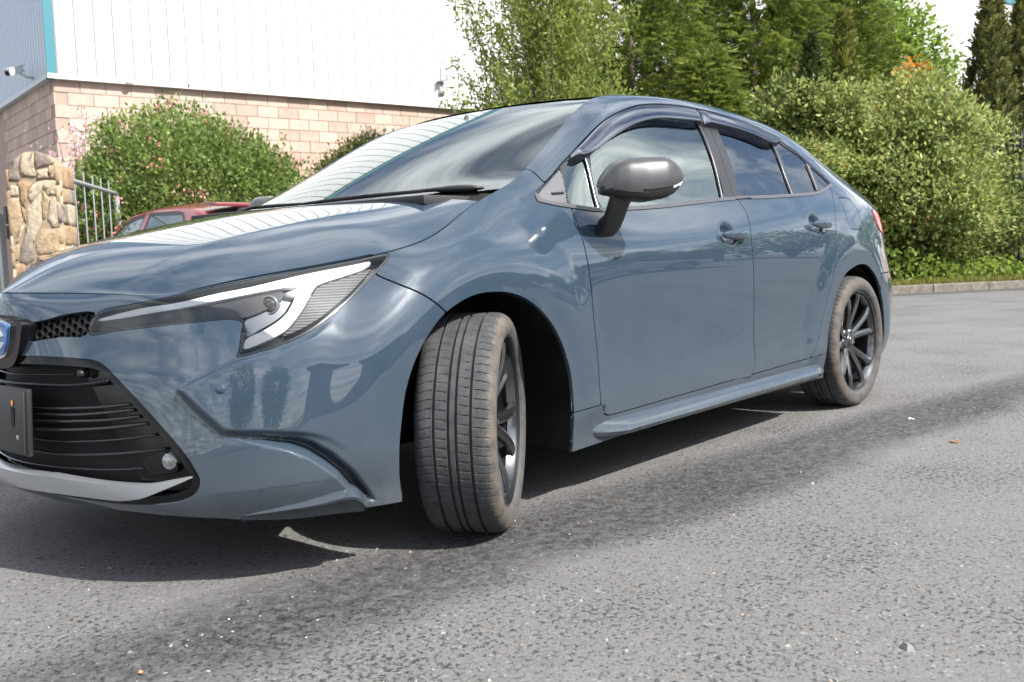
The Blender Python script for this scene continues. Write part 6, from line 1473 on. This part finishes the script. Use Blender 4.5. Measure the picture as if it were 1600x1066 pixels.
# iron fence at the right
def fence():
    p0 = Vector((-17.35, -2.35, 0)); d = Vector((.595, .80, 0)).normalized(); r = tag(empty('iron_fence', tuple(p0)), 'dark iron palisade fence in front of the thujas at right edge', 'fence'); m = mat('dark_iron', (.028, .035, .05), .5, .3)
    bb = MB().box((0, 0, 1.28), (.045, .045, 2.5), None, .004).add([(-.0225, -.0225, 2.53), (.0225, -.0225, 2.53), (.0225, .0225, 2.53), (-.0225, .0225, 2.53), (0, 0, 2.63)], [(0, 1, 4), (1, 2, 4), (2, 3, 4), (3, 0, 4)]); me = mesh('fence_bar', bb.v, bb.f); me.materials.append(m)
    for k in range(-4, 14): o = bpy.data.objects.new('fence_bar', me); C.objects.link(o); o.parent = r; o.location = tuple(d*(k*.165)); o.rotation_euler = (0, 0, math.atan2(d.y, d.x))
    for z in (2.28, .35): MB().box(tuple(d*.75+Vector((0, 0, z))), (3.2, .05, .06), Matrix.Rotation(math.atan2(d.y, d.x), 3, 'Z')).build('fence_rail', m, r)
fence()
# hatchbacks
def hatch(loc, heading, paint, label, name='hatchback_car'):
    """compact hatchback: body shell with cut windows, wheels, lamps; local x forward, origin ground centre"""
    r = tag(empty(name, loc, heading), label, 'car')
    xs = np.array([-1.92, -1.90, -1.82, -1.70, -1.5, -1.1, -.6, -.1, .3, .55, .95, 1.35, 1.7, 1.9, 1.97])
    belt = np.array([.86, .90, .93, .945, .95, .945, .93, .915, .905, .90, .86, .80, .72, .64, .60]); roof = np.array([.90, 1.02, 1.20, 1.36, 1.43, 1.47, 1.475, 1.43, 1.27, 1.08, .885, .825, .745, .66, .61])
    hw = np.array([.66, .76, .81, .83, .84, .845, .85, .85, .85, .845, .84, .82, .78, .68, .60]); rw = np.array([.60, .61, .58, .565, .565, .57, .575, .57, .60, .66, .72, .72, .69, .62, .56])
    n = 90; q = np.linspace(xs[0], xs[-1], n); f = lambda a: gsmooth(np.interp(q, xs, a)[:, None], 0, 1.6)[:, 0]; belt, roof, hw, rw = f(belt), f(roof), f(hw), f(rw)
    t = [0, .12, .3, .55, .8, .95]; G = []
    for i in range(n):
        prof = [(hw[i]*.90, .20), (hw[i]*.965, .30), (hw[i], .45), (hw[i]*1.0, .62), (hw[i]*.985, .78)]
        prof = [(y, min(z, belt[i]-.04*(5-k))) for k, (y, z) in enumerate(prof)]; prof.append((hw[i]*.955, belt[i]))
        dz = max(roof[i]-belt[i], .004)
        for s in (.2, .4, .6, .8, .93): prof.append((hw[i]*.955+(rw[i]-hw[i]*.955)*s**1.15, belt[i]+dz*s*.93))
        for s in (.25, .5, .75, 1): prof.append((rw[i]*(1-s), belt[i]+dz*(.865+.135*(1-(1-s)**2))))
        G.append(prof)
    G = np.array([[(q[i], y, z) for y, z in pr] for i, pr in enumerate(G)]); S = np.zeros((n, 61, 3))
    k = np.arange(G.shape[1], dtype=float); kk = np.linspace(0, k[-1], 61)
    for c_ in range(3): S[..., c_] = np.array([np.interp(kk, k, G[i, :, c_]) for i in range(n)])
    S = gsmooth(S, 1, 1.2); S[:, -1, 1] = 0
    sf = Surf(q, kk, S)
    if sf.n[45, 15, 1] < 0: sf.n = -sf.n
    x, z = S[..., 0], S[..., 2]; y = S[..., 1]
    arch = np.maximum(.33-np.hypot(x-1.22, z-.30), .33-np.hypot(x+1.25, z-.30))-(y < .5)*.5
    side = y > np.maximum(.5, 0)
    def dl(pts): return Surf.dist(sf, np.array(pts, float))
    # side windows in (x, row)
    w1 = dl([(.38, 5.35), (-.02, 9.2), (-.50, 9.55), (-.50, 5.35)]); w2 = dl([(-.58, 5.35), (-.58, 9.55), (-1.30, 9.35), (-1.50, 7.6), (-1.45, 5.35)])
    ws = dl([(.72, 10.9), (.18, 10.9), (.18, 20), (.72, 20)]); rs = dl([(-1.62, 10.85), (-1.62, 20), (-1.86, 20), (-1.86, 10.85)])
    d_all = np.maximum.reduce([w1, w2, ws, rs, arch])
    def cutp(nm, phi, mt, off=0, hem=.01):
        V, NV, F = clip_grid(sf.S+sf.n*off, sf.n, phi)
        if len(F) == 0: return
        if hem: V, F = add_hem(V, NV, F, hem, skip=lambda p: abs(p[1]) < 2e-3)
        if nm in ('side_window', 'window_frame'):
            both(nm, V, F, mt, (r, r)); return
        V, F = mirror_join(V, F); obj(nm, mesh(nm, V, F, True), mt, r)
    cutp('body', -d_all, paint); tr = TRIM_BLACK
    gl = mat('hatch_glass', (.10, .13, .13), .04, 0, 1, .0)
    cutp('side_window', w1-.03, gl, -.008, 0); cutp('side_window', w2-.03, gl, -.008, 0); cutp('window_frame', np.minimum(w1+.003, .034-w1), tr, -.004, 0); cutp('window_frame', np.minimum(w2+.003, .034-w2), tr, -.004, 0); cutp('windshield', ws+.005, gl, -.006, 0); cutp('rear_window', rs+.005, gl, -.006, 0)
    for nm, i in (('tailgate', 0), ('front_panel', n-1)):
        pr = [tuple(p) for p in S[i]]; V = pr+[(p[0], -p[1], p[2]) for p in pr]; m_ = len(pr); obj(nm, mesh(nm, V, [(j, j+1, m_+j+1, m_+j) for j in range(m_-1)]), paint, r)
    MB().box((-1.935, 0, .62), (.03, .52, .14), None, .006).build('number_plate_recess', SATIN_BLACK, r); MB().box((-1.90, 0, .38), (.14, 1.36, .20), None, .05).build('rear_bumper', paint, r, autosmooth=40); MB().box((1.93, 0, .40), (.12, 1.24, .22), None, .05).build('front_bumper', paint, r, autosmooth=40)
    MB().box((-1.70, 0, 1.405), (.26, 1.06, .035), Matrix.Rotation(R(-7), 3, 'Y'), .012).build('roof_spoiler', paint, r, autosmooth=40)
    for s in (-1, 1):
        MB().box((-1.885, s*.66, .82), (.09, .16, .24), None, .03).build('tail_lamp', TAIL, r, autosmooth=40); MB().box((1.80, s*.62, .66), (.20, .26, .12), Matrix.Rotation(s*R(25), 3, 'Z'), .04).build('headlamp', CLEAR, r, autosmooth=40)
        MB().box((.42, s*.93, .97), (.11, .19, .13), None, .04).build('door_mirror', paint, r, autosmooth=50)
        for xx in (1.22, -1.25):
            w = empty('wheel', (xx, s*.74, .30), 0 if s > 0 else math.pi, r); MB().lathe([(.19, .05), (.20, .085), (.27, .09), (.295, .07), (.30, 0), (.295, -.08), (.20, -.09)], 40).build('tyre', MATT_BLACK, w, smooth=True); MB().lathe([(0, .07), (.05, .07), (.17, .055), (.195, .075), (.198, .05)], 40).build('rim', SILVER, w, smooth=True)
    MB().box((0, 0, .30), (3.0, 1.3, .2)).build('underbody', MATT_BLACK, r); MB().box((-.4, 0, .75), (1.9, 1.2, .1)).build('cabin_floor', DASH, r)
    return r
REDP = mat('red_paint', (.20, .022, .030), .4, 0, 1, .03)
hatch((-4.26, -7.97, 0), R(268), REDP, 'dark red hatchback parked behind the hood of the blue car')
# ---------------------------------------------------------------- the far side of the yard, seen mirrored in paint and glass
def across():
    r = tag(empty('low_shed', (-14, 21, 0)), 'long low grey unit across the yard, seen only mirrored in the car doors', 'building')
    wallm = mat('render_grey', (.30, .30, .31), .8); roofm = mat('shed_roof', (.16, .16, .17), .6)
    MB().box((0, 0, 1.9), (34, 8, 3.8)).build('wall', wallm, r); MB().box((0, -.2, 4.0), (35, 9, .35)).build('roof', roofm, r)
    for k in range(6): MB().box((-14+k*5.4, -4.06, 1.5), (3.2, .12, 3.0)).build('shutter_door', mat('shutter', (.10, .13, .17), .5), r)
    for k, (x, y, h) in enumerate(((-30, 14, 6.5), (-36, 9, 7.5), (-25, 17.5, 5.5), (-42, 4, 8), (9, 17, 6), (16, 14, 7))):
        t = plant('yard_tree', (x, y, 0), ('leafy tree %s the low grey unit behind the camera' % ('left of', 'farther left of', 'near', 'farthest left of', 'right of', 'farther right of')[k]), 'tree', 'trees across the yard')
        P, T, Nn, tone, cp = shrub_crown((0, 0, h*.58), (h*.36, h*.36, h*.44), 420, 12, .1, .28, 200+k, shell=.25); leaves('foliage', P, T, Nn, .30, .20, tone, LEAF_HAW, t); limbs('trunk', (0, 0, 0), [cp[i] for i in range(0, 60, 6)], .12, t, k)
across()
hatch((-10.5, 8.2, 0), R(200), mat('silver_paint', (.55, .56, .57), .35, .3, 1, .03), 'silver hatchback across the yard, seen only in reflections on the blue car')
